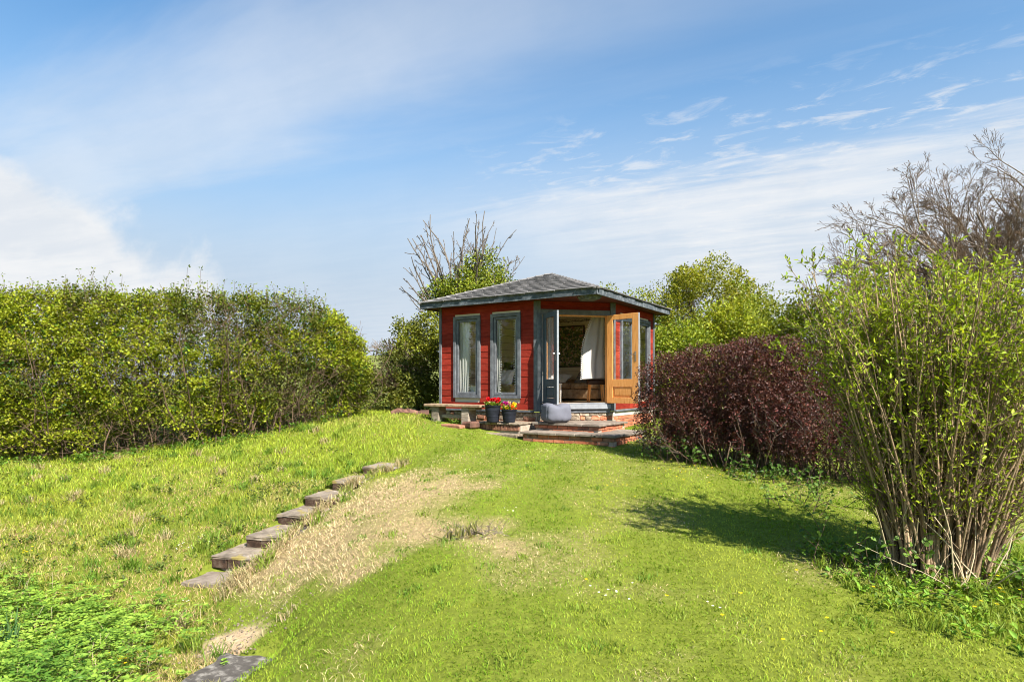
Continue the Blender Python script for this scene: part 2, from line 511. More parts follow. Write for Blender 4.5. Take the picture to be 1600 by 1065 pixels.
# ------------------------------------------------------------------ house frame
TH = R_(32.77)
L2 = np.array((-math.cos(TH), math.sin(TH))); R2 = np.array((math.sin(TH), math.cos(TH)))
C2 = np.array((1.523, 12.4))
FL = Frame(C2, L2, R2)          # (u along the left wall, v inwards)
FR = Frame(C2, R2, L2)          # (v along the right wall, u inwards)
AC = 1.20                       # where the corner is cut for the door
SL, SR = 3.76, 3.63
FC = Frame(C2 + AC * L2, (R2 - L2) / math.sqrt(2), (R2 + L2) / math.sqrt(2))
CW = AC * math.sqrt(2)
ZE, ZB, ZA, FH = 1.88, -0.52, 2.668, 0.13
ZS = ZE - FH + 0.02             # soffit height
ZF = -0.385                     # floor
STEP_D = np.array((0.24, 0.97)); STEP_F = np.array((0.97, -0.24))
STEPS = [(-2.40, 10.00, -1.304, 0.56, 0.62), (-2.715, 9.41, -1.440, 0.56, 0.62), (-2.95, 8.87, -1.576, 0.60, 0.62), (-3.13, 8.29, -1.712, 0.62, 0.66),
         (-3.27, 7.66, -1.848, 0.64, 0.68), (-3.51, 7.29, -1.984, 0.66, 0.62)]   # left front corner, tread height, width, depth
SLABS = [(-3.63, 6.85, -2.165, 0.52, 0.46), (-2.52, 4.45, -2.20, 0.60, 0.72)]


# ------------------------------------------------------------------ ground height
def _ctrl():
    pts = []
    for px, py, d in [(880, 700, 10.8), (960, 700, 10.9), (815, 690, 11.9), (1010, 684, 12.2), (1024, 664, 14.3), (690, 659, 13.6), (738, 669, 12.9),
                      (640, 650, 14.0), (600, 652, 14.0), (560, 650, 14.0), (350, 692, 12.5), (150, 717, 12.3), (0, 722, 12.5), (450, 672, 13.2)]:
        q = P(px, py, d); pts.append((q.x, q.y, q.z))
    for x, y, z, w, dp in STEPS:
        l = np.array((x, y)) - STEP_F * 0.08; r = np.array((x, y)) + STEP_F * (w + 0.02)
        pts.append((l[0], l[1], z - 0.07)); pts.append((r[0], r[1], z + (0.05 if z < -1.35 else -0.04)))
    pts += [(-3.75, 6.8, -2.18), (-3.0, 6.65, -2.17), (-2.2, 5.15, -2.18), (-2.6, 4.5, -2.215), (-1.85, 4.75, -2.05), (-2.0, 11.0, -1.2), (-2.7, 11.3, -1.22),
            (-3.8, 4.6, -2.22), (-6, 5, -2.25), (-5, 6.5, -2.2), (-7, 8, -2.0), (-5, 8.5, -1.87), (-8, 10, -1.75), (-6, 10.5, -1.52), (-4.2, 10.5, -1.48), (-3.8, 11.6, -1.2),
            (0, 3, -1.55), (0, 5, -1.43), (0, 7, -1.3), (0, 9, -1.19), (2, 3, -1.53), (2, 6, -1.36), (2.5, 9, -1.17), (3.3, 4.7, -1.42), (5, 5, -1.45), (5, 9, -1.2),
            (0, 0, -1.66), (3, 0, -1.64), (-3, 1.5, -2.25), (-1.1, 3.6, -1.74), (-1.5, 6, -1.57), (-1.3, 7.3, -1.33), (-0.9, 5.2, -1.48), (-1.0, 8, -1.27), (-1.55, 8.6, -1.31), (-2.15, 7.0, -1.70), (-0.8, 6, -1.44), (-0.9, 4.6, -1.56), (-1.2, 10, -1.17),
            (0.3, 15, -0.92), (0.3, 17.5, -0.9), (-1.6, 14.6, -0.8), (3.4, 15.3, -0.9), (10, 10, -1.25), (14, 20, -1.0), (-12, 18, -0.9), (-4, 20, -0.6), (4, 25, -0.7), (-15, 8, -2), (-10, 0, -2.4), (12, 0, -1.6), (0, -6, -1.9), (0, 32, -0.6), (16, 30, -0.7), (-16, 30, -0.4)]
    return np.array(pts)


_CP = _ctrl()


def _U(r2):
    return np.where(r2 > 1e-12, r2 * np.log(np.maximum(r2, 1e-12)), 0.0)


_n = len(_CP)
_K = _U(((_CP[:, None, :2] - _CP[None, :, :2]) ** 2).sum(-1)) + np.eye(_n) * 0.06
_Pm = np.hstack([np.ones((_n, 1)), _CP[:, :2]])
_A = np.zeros((_n + 3, _n + 3)); _A[:_n, :_n] = _K; _A[:_n, _n:] = _Pm; _A[_n:, :_n] = _Pm.T
_W = np.linalg.solve(_A, np.concatenate([_CP[:, 2], np.zeros(3)]))


def gz(X, Y):
    X = np.atleast_1d(np.asarray(X, float)); Y = np.atleast_1d(np.asarray(Y, float))
    Xc = np.clip(X, -18, 18); Yc = np.clip(Y, -7, 34)
    out = np.empty_like(X)
    for i in range(0, len(X), 20000):
        x = Xc[i:i + 20000]; y = Yc[i:i + 20000]
        r2 = (x[:, None] - _CP[None, :, 0]) ** 2 + (y[:, None] - _CP[None, :, 1]) ** 2
        out[i:i + 20000] = _U(r2) @ _W[:_n] + _W[_n] + _W[_n + 1] * x + _W[_n + 2] * y
    far = sstep(np.hypot(X, Y - 8), 22, 45)
    out = out * (1 - far) + (-0.8) * far
    near = 1 - sstep(np.hypot(X, Y - 8), 12, 20)
    out = out + (fbm(X * 2.2, Y * 2.2, 3) - 0.5) * 0.035 * near
    return out


def gz1(x, y): return float(gz([x], [y])[0])


# masks of where things lie on the ground
def in_frame(fr, X, Y, a0, a1, b0, b1):
    a, b = fr.local(X, Y)
    return (a > a0) & (a < a1) & (b > b0) & (b < b1)


STEPFR = [Frame((x, y), STEP_F, STEP_D) for x, y, z, w, d in STEPS]
SLABFR = [Frame((x, y), STEP_F, STEP_D) for x, y, z, w, d in SLABS]


def blocked(X, Y, g=0.0):
    m = in_frame(FL, X, Y, -0.02, SL, -0.02, SR) | in_frame(FL, X, Y, -1.0 - g, 0.98 + g, -1.0 - g, 0.6 + g) | in_frame(FL, X, Y, 1.0, 2.45, -0.90, 0.1)
    for fr, (x, y, z, w, d) in zip(STEPFR, STEPS):
        m |= in_frame(fr, X, Y, -0.01 + 0.04 * fbm(Y * 6, X * 6, 2), w - 0.08, -0.10, d - 0.02)
    for fr, (x, y, z, w, d) in zip(SLABFR, SLABS):
        m |= in_frame(fr, X, Y, 0.0, w - 0.02, -0.02, d - 0.02)
    return m


_stair = np.array([(-1.6, 11.4), (-2.05, 10.3), (-2.55, 9.3), (-2.75, 8.6), (-2.9, 7.9), (-3.0, 7.2), (-3.2, 6.6), (-2.6, 5.6), (-2.1, 4.9), (-2.0, 4.0), (-1.7, 2.0)])


def stair_side(X, Y):
    """metres to the right of the stair line (negative: left)"""
    xs = np.interp(-Y, -_stair[:, 1][::1], _stair[:, 0][::1]) if False else np.interp(Y, _stair[::-1, 1], _stair[::-1, 0])
    return X - xs


def dryness(X, Y):
    s = stair_side(X, Y)
    a = sstep(s, 0.05, 0.3) * (1 - sstep(s + (fbm(X * 1.3, Y * 1.3 + 70, 4) - .5) * 2.2, 1.7, 2.8)) * sstep(Y + (fbm(X * 1.6 + 9, Y * 1.3, 4) - .5) * 1.8 + 0.55 * np.clip(s - 0.3, 0, 1.4), 5.85, 6.75) * (1 - sstep(Y + (fbm(X * 1.7 + 29, Y * 1.5, 4) - .5) * 1.6, 8.1, 9.3))
    n = fbm(X * 1.3 + 5, Y * 1.3, 4)
    d = np.clip(a * (0.22 + 1.75 * n + 0.9 * (fbm(X * 5 + 2, Y * 5, 3) - .5)), 0, 1)
    d = d + 0.30 * sstep(fbm(X * 0.8 + 40, Y * 0.8 + 9, 4), 0.45, 0.66) * sstep(s, 0.5, 1.5) * (0.45 + 0.55 * (1 - sstep(Y, 5.0, 8.5)))
    return np.clip(d, 0, 1)


def herb_mask(X, Y):
    n = (fbm(X * 1.1 + 3, Y * 1.1 + 8, 3) - 0.5) * 0.9
    return (X < -3.02 + n * .7 - 0.40 * np.maximum(Y - 5.0, -0.5)) & (Y < 6.15 + n - 0.05 * (X + 4.5)) & (Y > 2)


def bare_mask(X, Y):
    n = (fbm(X * 3, Y * 3 + 8, 3) - 0.5)
    return sstep(1 - np.hypot((X + 2.42) / 0.30, (Y - 5.40) / 0.34) + n, 0.0, 0.35)


# ground sheet: fine near, coarse far
def graded(c, fine, step, far):
    a = list(np.arange(-fine, fine + 1e-6, step)); v = fine; s = step
    while v < far:
        s *= 1.22; v += s; a.append(v); a.insert(0, -v)
    return np.array(a) + c


gx = graded(0, 8.0, 0.11, 700); gy = graded(7.5, 7.5, 0.11, 700)
GX, GY = np.meshgrid(gx, gy)
GZ = gz(GX.ravel(), GY.ravel())
for fr, (x, y, z, w, d) in list(zip(STEPFR, STEPS)) + list(zip(SLABFR, SLABS)):
    m = in_frame(fr, GX.ravel(), GY.ravel(), -0.06, w + 0.06, -0.07, d + 0.05)
    GZ[m] = np.minimum(GZ[m], z - 0.035)
m = in_frame(FL, GX.ravel(), GY.ravel(), -0.02, SL + 0.1, -0.02, SR + 0.1)
GZ[m] = np.minimum(GZ[m], -0.75)
nx, ny = len(gx), len(gy)
ii = (np.arange(ny - 1)[:, None] * nx + np.arange(nx - 1)[None]).ravel()
gcol = np.empty((nx * ny, 3))
fX, fY = GX.ravel(), GY.ravel()
dr = dryness(fX, fY)[:, None]
gcol[:] = np.array((0.150, 0.180, 0.022)) * (1 - dr) + np.array((0.30, 0.225, 0.11)) * dr
br = bare_mask(fX, fY)[:, None]
gcol = gcol * (1 - br) + np.array((0.47, 0.34, 0.21)) * br
np_mesh('ground', np.stack([fX, fY, GZ], -1), np.stack([ii, ii + 1, ii + nx + 1, ii + nx], -1), M['ground'], col=gcol, smooth=True)['kind'] = 'structure'

# far grassy hill glimpsed past the hedge
hx, hy = np.meshgrid(np.linspace(-70, 20, 50), np.linspace(50, 130, 40))
hz = -0.9 + 5.3 * np.exp(-(((hx + 17) / 26) ** 2 + ((hy - 92) / 24) ** 2)) + (fbm(hx * .2, hy * .2) - .5) * 0.5
ii = (np.arange(39)[:, None] * 50 + np.arange(49)[None]).ravel()
hc = np.array((0.15, 0.17, 0.045)) * (0.8 + 0.4 * fbm(hx.ravel() * .5, hy.ravel() * .5))[:, None]
np_mesh('hill', np.stack([hx.ravel(), hy.ravel(), hz.ravel()], -1), np.stack([ii, ii + 1, ii + 51, ii + 50], -1), M['ground'], col=hc, smooth=True)['kind'] = 'structure'

# ================================================================== SUMMERHOUSE
house = thing('summerhouse', FL(SL / 2, SR / 2, -0.9), 'red boarded summerhouse with grey hipped roof and open glazed corner doors', 'summerhouse')
PITCH = 0.1415
WZ0, WZ1 = -0.28, 1.555
WL1, WL2 = (2.629, 3.374), (1.576, 2.345)       # left wall windows (u)
WR1, WR2 = (1.56, 2.32), (2.572, 3.34)          # right wall windows (v)


def board(fr, a0, a1, z0, z1):
    j = (random.random() - .5) * 0.004
    t = (random.random() - .5) * 0.003
    mb = MB()
    mb.box8([fr(a0, -0.015 + j, z0), fr(a1, -0.015 + j + t, z0), fr(a1, 0.0, z0), fr(a0, 0.0, z0),
             fr(a0, -0.009, z1), fr(a1, -0.009, z1), fr(a1, 0.0, z1), fr(a0, 0.0, z1)])
    return mb.build('board', M['red'], house)


def clad(fr, a_start, a_end, wins):
    rows = []
    z = ZB
    while z < ZS - 0.01:
        rows.append((z, min(z + PITCH, ZS - 0.004))); z += PITCH
    edges = sorted(wins)
    for k, (z0, z1) in enumerate(rows):
        mid = (z0 + z1) / 2
        spans = []
        if WZ0 - 0.03 < mid < WZ1 + 0.03:
            a = a_start
            for w0, w1 in edges:
                spans.append((a, w0 + 0.02)); a = w1 - 0.02
            spans.append((a, a_end))
        else:
            cut = a_start + (a_end - a_start) * (0.38 + 0.3 * ((k * 7) % 5) / 5)
            spans = [(a_start, cut - 0.001), (cut + 0.001, a_end)]
        for s0, s1 in spans:
            board(fr, s0, s1, z0, z1 + 0.006)


clad(FL, AC + 0.03, SL - 0.01, [WL1, WL2])
clad(FR, AC + 0.03, SR - 0.01, [WR1, WR2])
# small boards over the door
for k in range(2):
    z0 = 1.60 + k * 0.085
    mb = MB().box8([FC(0.05, -0.026, z0), FC(CW - 0.05, -0.026, z0), FC(CW - 0.05, 0.0, z0), FC(0.05, 0.0, z0), FC(0.05, -0.009, z0 + .083), FC(CW - 0.05, -0.009, z0 + .083), FC(CW - 0.05, 0, z0 + .083), FC(0.05, 0, z0 + .083)])
    mb.build('board', M['red'], house)


def wall_lining(fr, a0, a1, wins):
    mb = MB(); b0, b1 = 0.002, 0.05
    mb.fbox(fr, a0, a1, b0, b1, ZB, WZ0 + 0.03); mb.fbox(fr, a0, a1, b0, b1, WZ1 - 0.03, ZS)
    a = a0
    for w0, w1 in sorted(wins):
        mb.fbox(fr, a, w0 + 0.03, b0, b1, WZ0 + 0.03, WZ1 - 0.03); a = w1 - 0.03
    mb.fbox(fr, a, a1, b0, b1, WZ0 + 0.03, WZ1 - 0.03)
    return mb.build('wall_lining', M['cream'], house)


wall_lining(FL, AC + 0.02, SL - 0.06, [WL1, WL2])
wall_lining(FR, AC + 0.02, SR - 0.06, [WR1, WR2])
FC_ = FC
MB().fbox(FC, 0.05, CW - 0.05, 0.004, 0.05, 1.50, ZS).build('wall_lining', M['cream'], house)
# rear walls, panelled inside
FB1 = Frame(C2 + SR * R2, L2, -R2)     # back right wall seen through the door
FB2 = Frame(C2 + SL * L2, R2, -L2)
for fr, ln in ((FB1, SL), (FB2, SR)):
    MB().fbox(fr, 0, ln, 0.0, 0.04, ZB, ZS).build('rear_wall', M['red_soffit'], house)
    z = ZF
    mb = MB()
    while z < ZS - 0.02:
        z1 = min(z + 0.19, ZS - 0.01); mb.fbox(fr, 0.06, ln - 0.06, 0.042, 0.058, z + 0.004, z1 - 0.004); z += 0.19
    mb.build('wall_panelling', M['cream'], house, bev=0.003)
# floor and ceiling
fl = MB()
poly = [FL(AC + .02, 0.06, ZF), FL(SL - .06, 0.06, ZF), FL(SL - .06, SR - .06, ZF), FL(0.06, SR - .06, ZF), FL(0.06, AC + .02, ZF)]
fl.add(poly + [(p[0], p[1], ZF - 0.08) for p in poly], [(0, 1, 2, 3, 4), (9, 8, 7, 6, 5)] + [(i, (i + 1) % 5, (i + 1) % 5 + 5, i + 5) for i in range(5)])
fl.build('floorboards', M['floor_in'], house)
poly = [(p[0], p[1], ZS - 0.008) for p in poly]
MB().add(poly + [(p[0], p[1], ZS + 0.02) for p in poly], [(0, 1, 2, 3, 4), (9, 8, 7, 6, 5)] + [(i, (i + 1) % 5, (i + 1) % 5 + 5, i + 5) for i in range(5)]).build('ceiling', M['cream'], house)

# corner posts and trims
def trim(fr, a0, a1, b0, b1, z0, z1, name='corner_post', m='grey', bev=0.004):
    return MB().fbox(fr, a0, a1, b0, b1, z0, z1).build(name, M[m], house, bev=bev)


trim(FL, SL - 0.03, SL + 0.035, -0.04, 0.03, ZB - 0.01, ZS)
trim(FL, AC - 0.03, AC + 0.05, -0.042, 0.04, ZB - 0.03, ZS)
trim(FC, 0.0, 0.075, -0.052, 0.06, ZB - 0.03, ZS, 'door_post')
trim(FR, AC - 0.03, AC + 0.05, -0.042, 0.04, ZB - 0.03, ZS)
trim(FC, CW - 0.075, CW, -0.052, 0.06, ZB - 0.03, ZS, 'door_post')
trim(FR, SR - 0.03, SR + 0.035, -0.04, 0.03, ZB - 0.01, ZS)
trim(FC, 0.077, CW - 0.077, -0.040, 0.06, 1.495, 1.60, 'door_header')
trim(FC, 0.077, 0.125, -0.03, 0.07, ZF + 0.002, 1.494, 'door_jamb')
MB().fbox(FC, CW - 0.125, CW - 0.100, -0.02, 0.03, ZF + 0.002, 1.494).build('door_jamb', M['greyd'], house)
MB().fbox(FC, CW - 0.150, CW - 0.126, 0.0, 0.07, ZF + 0.002, 1.494).build('door_lining', M['pine'], house)
MB().fbox(FC, 0.128, CW - 0.128, 0.02, 0.07, 1.47, 1.494).build('door_lining', M['pine'], house)
MB().fbox(FC, 0.078, CW - 0.078, -0.075, 0.05, -0.50, ZF - 0.012).build('threshold', M['greyl'], house, bev=0.005)
MB().fbox(FC, 0.078, CW - 0.078, -0.030, 0.05, -0.575, -0.503).build('base_trim', M['grey'], house)
MB().fbox(FC, 0.126, CW - 0.126, -0.035, 0.10, ZF - 0.010, ZF + 0.012).build('door_sill', M['greyl'], house, bev=0.004)
# bottom drip trim
trim(FL, AC + 0.06, SL - 0.04, -0.050, -0.002, ZB - 0.045, ZB - 0.004, 'base_trim')
trim(FR, AC + 0.06, SR - 0.04, -0.050, -0.002, ZB - 0.045, ZB - 0.004, 'base_trim')


def window(fr, a0, a1, z0=WZ0, z1=WZ1, worn=False):
    fw = 0.07
    mb = MB()
    mb.fbox(fr, a0, a0 + fw, -0.052, 0.055, z0, z1); mb.fbox(fr, a1 - fw, a1, -0.052, 0.055, z0, z1)
    mb.fbox(fr, a0 + fw, a1 - fw, -0.050, 0.055, z1 - fw, z1); mb.fbox(fr, a0 + fw, a1 - fw, -0.050, 0.055, z0, z0 + fw)
    w = mb.build('window', M['grey'], house, bev=0.003)
    i = fw + 0.006; s = 0.055
    mb = MB()
    mb.fbox(fr, a0 + i, a0 + i + s, -0.030, 0.03, z0 + i, z1 - i); mb.fbox(fr, a1 - i - s, a1 - i, -0.030, 0.03, z0 + i, z1 - i)
    mb.fbox(fr, a0 + i + s, a1 - i - s, -0.028, 0.03, z1 - i - s, z1 - i); mb.fbox(fr, a0 + i + s, a1 - i - s, -0.028, 0.03, z0 + i, z0 + i + s)
    mb.build('sash', M['grey'], w, bev=0.006)
    MB().fbox(fr, a0 + i + s - .005, a1 - i - s + .005, -0.004, 0.002, z0 + i + s - .005, z1 - i - s + .005).build('pane', M['glass'], w)
    return w


for fr, (a, b) in ((FL, WL1), (FL, WL2), (FR, WR1), (FR, WR2)):
    window(fr, a, b)


# door leaves: pine inside, grey outside
def door_leaf(fr, w, label, seen):
    z0, z1 = ZF + 0.012, 1.490
    st, tr, gb, mr, br = 0.155, 0.105, 0.13, -0.03, -0.25

    def rails(mb, b0, b1, e=0.0):
        mb.fbox(fr, 0, st, b0, b1, z0, z1); mb.fbox(fr, w - st, w, b0, b1, z0, z1)
        mb.fbox(fr, st, w - st, b0 + e, b1 - e, z1 - tr, z1); mb.fbox(fr, st, w - st, b0 + e, b1 - e, mr, gb); mb.fbox(fr, st, w - st, b0 + e, b1 - e, z0, br)
    inner = rails_m = MB(); rails(rails_m, 0.022, 0.043)
    d = rails_m.build('door', M['pine'], house, bev=0.004)
    d['label'] = label
    o = MB(); rails(o, 0.0, 0.0215)
    o.build('outer_face', M['greyd'], d, bev=0.003)
    MB().fbox(fr, st + 0.002, w - st - 0.002, 0.017, 0.025, br + 0.002, mr - 0.002).build('door_panel', M['pine'] if seen == 'in' else M['greyd'], d)
    for bb, mm in ((0.0255, 'pine'), (0.004, 'greyd')):
        b1 = bb + 0.012 if mm == 'pine' else bb
        s0, s1 = (0.0255, 0.037) if mm == 'pine' else (0.0165, 0.005)
        x0, x1, y0, y1 = st + 0.03, w - st - 0.03, br + 0.03, mr - 0.03
        k = 0.022
        MB().add([fr(x0, s0, y0), fr(x1, s0, y0), fr(x1, s0, y1), fr(x0, s0, y1), fr(x0 + k, s1, y0 + k), fr(x1 - k, s1, y0 + k), fr(x1 - k, s1, y1 - k), fr(x0 + k, s1, y1 - k)],
                 [(0, 1, 2, 3), (7, 6, 5, 4), (0, 4, 5, 1), (1, 5, 6, 2), (2, 6, 7, 3), (3, 7, 4, 0)]).build('raised_panel', M[mm], d)
    MB().fbox(fr, st - 0.004, w - st + 0.004, 0.019, 0.024, gb - 0.004, z1 - tr + 0.004).build('pane', M['glass'], d)
    MB().fbox(fr, w + 0.001, w + 0.006, 0.001, 0.042, z0, z1).build('door_edge', M['greyl'], d)
    # lever handle with plate on the inner face
    for sgn, b0 in ((1, 0.0435), (-1, -0.0005)):
        mb = MB()
        mb.fbox(fr, w - 0.085, w - 0.05, b0, b0 + sgn * 0.006, 0.50, 0.70)
        p = np.array(fr(w - 0.067, b0 + sgn * 0.005, 0.635)); q = np.array(fr(w - 0.067, b0 + sgn * 0.05, 0.635)); r = np.array(fr(w - 0.185, b0 + sgn * 0.052, 0.63))
        mb.tube([p, q], 0.009); mb.tube([q, r], [0.010, 0.008])
        mb.build('handle', M['steel'], d)
    mb = MB()
    for z in (-0.15, 0.55, 1.25):
        p = fr(-0.006, 0.02, z)
        mb.tube([(p[0], p[1], p[2] - 0.045), (p[0], p[1], p[2] + 0.045)], 0.008)
    mb.build('hinge', M['steel'], d)
    return d


hl = np.array(FC(0.125, -0.045, 0)[:2]); dl = nrm(np.array((0.255, -0.745)))
door_leaf(Frame(hl, dl, np.array((-dl[1], dl[0]))), 0.74, 'left door leaf, grey outer face towards the garden', 'out')
hr = np.array(FC(CW - 0.135, -0.055, 0)[:2]); dr_ = nrm(np.array((0.55, -0.57)))
door_leaf(Frame(hr, dr_, np.array((dr_[1], -dr_[0]))), 0.80, 'right door leaf, varnished orange pine inner face', 'in')

# plinth: stone or rendered top course, brick below
def brick_mesh(name, l, h, d, mat):
    bm = bmesh.new(); bmesh.ops.create_cube(bm, size=1.0)
    for v in bm.verts: v.co = Vector((v.co.x * l, v.co.y * d, v.co.z * h))
    bmesh.ops.bevel(bm, geom=list(bm.edges), offset=0.005, segments=1, affect='EDGES')
    me = bpy.data.meshes.new(name); bm.to_mesh(me); bm.free(); me.materials.append(mat)
    return me


BR = brick_mesh('brick', 0.213, 0.062, 0.10, M['brick'])
BRO = brick_mesh('brick', 0.213, 0.062, 0.10, M['brickold'])
BRS = brick_mesh('brick', 0.062, 0.105, 0.10, M['brickold'])


def put(me, name, parent, pos, ax, jig=0.004):
    o = bpy.data.objects.new(name, me); COL.objects.link(o); o.parent = parent
    off = origin_of(parent)
    o.location = Vector((pos[0] - off[0] + random.uniform(-jig, jig), pos[1] - off[1] + random.uniform(-jig, jig), pos[2] - off[2]))
    o.rotation_euler = (random.uniform(-.012, .012), random.uniform(-.012, .012), math.atan2(ax[1], ax[0]))
    return o


def brickwork(fr, a0, a1, z0, z1, parent, meshes, face=-0.01, ph=0.0):
    """courses of single bricks along a frame between two heights"""
    r = 0; z = z1 - 0.036
    while z > z0 - 0.02:
        a = a0 + 0.1065 + (0.1125 if r % 2 else 0.0)
        while a < a1 - 0.09:
            p = fr(a, face + 0.05, z)
            put(random.choice(meshes), 'brick', parent, p, fr.ax); a += 0.225
        z -= 0.074; r += 1


pl = thing('plinth', FL(1.5, 1.5, -1.0), 'low brick and stone plinth under the red summerhouse', 'plinth')
for fr, a0, a1, nm in ((FL, AC, SL, 0), (FC, 0, CW, 1), (FR, AC, SR, 2)):
    MB().fbox(fr, a0, a1, 0.006, 0.10, -1.2, ZB - 0.05).build('mortar_bed', M['mortar'], pl)
MB().fbox(FR, AC + 0.0, SR, -0.012, 0.004, -0.665, ZB - 0.05).build('render_band', M['render'], pl, bev=0.006)
brickwork(FR, AC + 0.05, SR, -1.05, -0.668, pl, [BR], -0.008)
# rough stones of the left and door sides
for fr, a0, a1 in ((FL, AC + 0.02, SL), (FC, 0.0, CW)):
    for r in range(2):
        a = a0
        while a < a1 - 0.02:
            l = random.uniform(0.09, 0.24); l = min(l, a1 - a)
            z1 = ZB - 0.052 - r * 0.085; z0 = z1 - 0.08
            MB().fbox(fr, a + 0.004, a + l - 0.004, -0.012 + random.uniform(-.008, .006), 0.05, z0, z1).build('stone', M[random.choice(('flint', 'flint', 'flint', 'brick' if r else 'flint', 'brickold'))], pl, bev=0.012, jit=0.02)
            a += l
    brickwork(fr, a0, a1, -1.05, -0.74, pl, [BR, BRO], -0.010)

# roof: hipped, courses of felt shingles
o_ = 0.35; eL, eR = 0.346, 0.268
ev = [FL(-o_, -o_, ZE), FL(SL + eL, -o_, ZE), FL(SL + eL, SR + eR, ZE), FL(-o_, SR + eR, ZE)]
apex = np.array(FL(SL / 2, SR / 2, ZA))
# underlying deck
mb = MB(); mb.add([(p[0], p[1], ZE - 0.02) for p in ev] + [tuple(apex - np.array((0, 0, 0.02)))], [(0, 1, 4), (1, 2, 4), (2, 3, 4), (3, 0, 4), (3, 2, 1, 0)])
mb.build('roof_deck', M['slatedark'], house)


def slope(p0, p1, single):
    p0 = np.array(p0); p1 = np.array(p1)
    n = nrm(np.cross(p1 - p0, apex - p0)); n = n if n[2] > 0 else -n
    NC = 15
    e = nrm(p1 - p0); wd = np.linalg.norm(p1 - p0)
    ap = np.dot(apex - p0, e)
    up = apex - (p0 + e * ap); hgt = np.linalg.norm(up); up = up / hgt
    joined = MB(); root = None
    for k in range(NC):
        t0, t1 = k / NC, min((k + 1.25) / NC, 1.0)
        lo0, hi0 = ap * t0 - 0.03 * (1 - t0), wd - (wd - ap) * t0 + 0.03 * (1 - t0)
        a = lo0 - (0.12 if k % 2 else 0.0)
        while a < hi0:
            w = 0.235; b = min(a + w, hi0); a_ = max(a, lo0)
            if b - a_ > 0.02:
                x0, x1 = a_ + 0.003, b - 0.003
                lo1, hi1 = ap * t1 , wd - (wd - ap) * t1
                y0, y1 = np.clip(x0, lo1, hi1), np.clip(x1, lo1, hi1)
                if y1 - y0 < 0.01: y0 = max(lo1, y0 - .01); y1 = y0 + 0.01
                th = 0.019 + random.uniform(0, 0.006)
                s0 = -0.03 if k == 0 else 0
                q = lambda x, t, h: p0 + e * x + up * (t * hgt) + n * h
                ts = t0 + s0 / hgt + random.uniform(-.006, .006)
                pts = [q(x0, ts, 0.006), q(x1, ts, 0.006), q(y1, t1, -0.004), q(y0, t1, -0.004), q(x0, ts, th + .006), q(x1, ts, th + .006), q(y1, t1, 0.004), q(y0, t1, 0.004)]
                if single:
                    MB().box8(pts).build('shingle', M['slate'], house)
                else:
                    joined.box8(pts)
            a += w
    if not single:
        ob = joined.build('shingle_field', M['slate'], house); ob['kind'] = 'stuff'


slope(ev[0], ev[1], True)
slope(ev[3], ev[0], False); slope(ev[1], ev[2], False); slope(ev[2], ev[3], False)
# hip caps
for p in ev:
    p = np.array(p); d = apex - p; ln = np.linalg.norm(d); d = d / ln
    sd_ = nrm(np.cross(d, (0, 0, 1.0))); up_ = np.cross(sd_, d)
    mb = MB(); k = 0; s = -0.03
    while s < ln - 0.02:
        e = min(s + 0.26, ln); h0, h1 = 0.030, 0.016
        w = 0.085
        c0, c1 = p + d * s, p + d * e
        mb.add([c0 - sd_ * w - up_ * .018 + up_ * h0 * .2, c0 + up_ * (h0 + .012), c0 + sd_ * w - up_ * .018 + up_ * h0 * .2, c1 - sd_ * w - up_ * .022, c1 + up_ * (h1 + .006), c1 + sd_ * w - up_ * .022],
               [(0, 1, 4, 3), (1, 2, 5, 4), (0, 2, 1), (3, 4, 5), (0, 3, 5, 2)])
        s += 0.22
    mb.build('hip_cap', M['slate'], house)
# fascias, drip edge, soffit
def strip(pa, pb, z0, z1, t0, t1, name, m, bev=0.0, ext=0.0):
    pa, pb = np.array(pa[:2]), np.array(pb[:2]); e = nrm(pb - pa); n = np.array((e[1], -e[0]))
    c = apex[:2]
    if np.dot(n, (pa + pb) / 2 - c) < 0: n = -n
    fr = Frame(pa, e, n); ln = np.linalg.norm(pb - pa)
    return MB().fbox(fr, -ext, ln + ext, t0, t1, z0, z1).build(name, M[m], house, bev=bev)


for i in range(4):
    a, b = ev[i], ev[(i + 1) % 4]
    strip(a, b, ZE - FH, ZE - 0.002, -0.028, 0.0 - 0.0015 * (i % 2), 'fascia', 'fascia', 0.003, -0.0 if i % 2 else -0.028 if False else 0.0)
    strip(a, b, ZE + 0.001, ZE + 0.013, -0.05, 0.022, 'drip_edge', 'slatedark', 0, 0.02)
i_ = 0.03
sp = [FL(-o_ + i_, -o_ + i_, ZS), FL(SL + eL - i_, -o_ + i_, ZS), FL(SL + eL - i_, SR + eR - i_, ZS), FL(-o_ + i_, SR + eR - i_, ZS)]
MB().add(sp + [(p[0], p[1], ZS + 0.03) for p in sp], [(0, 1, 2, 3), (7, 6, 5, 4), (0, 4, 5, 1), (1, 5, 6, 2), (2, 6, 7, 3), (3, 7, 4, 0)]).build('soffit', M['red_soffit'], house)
# tray shaped bracket under the front corner of the eaves
fb = Frame(FL(-0.10, -0.10, 0)[:2], (R2 - L2) / math.sqrt(2), (R2 + L2) / math.sqrt(2))
MB().box8([fb(-0.14, -0.10, ZS - 0.085), fb(0.14, -0.10, ZS - 0.085), fb(0.14, 0.25, ZS - 0.085), fb(-0.14, 0.25, ZS - 0.085), fb(-0.21, -0.15, ZS - 0.002), fb(0.21, -0.15, ZS - 0.002), fb(0.21, 0.25, ZS - 0.002), fb(-0.21, 0.25, ZS - 0.002)]).build('eaves_bracket', M['fascia'], house, bev=0.006)

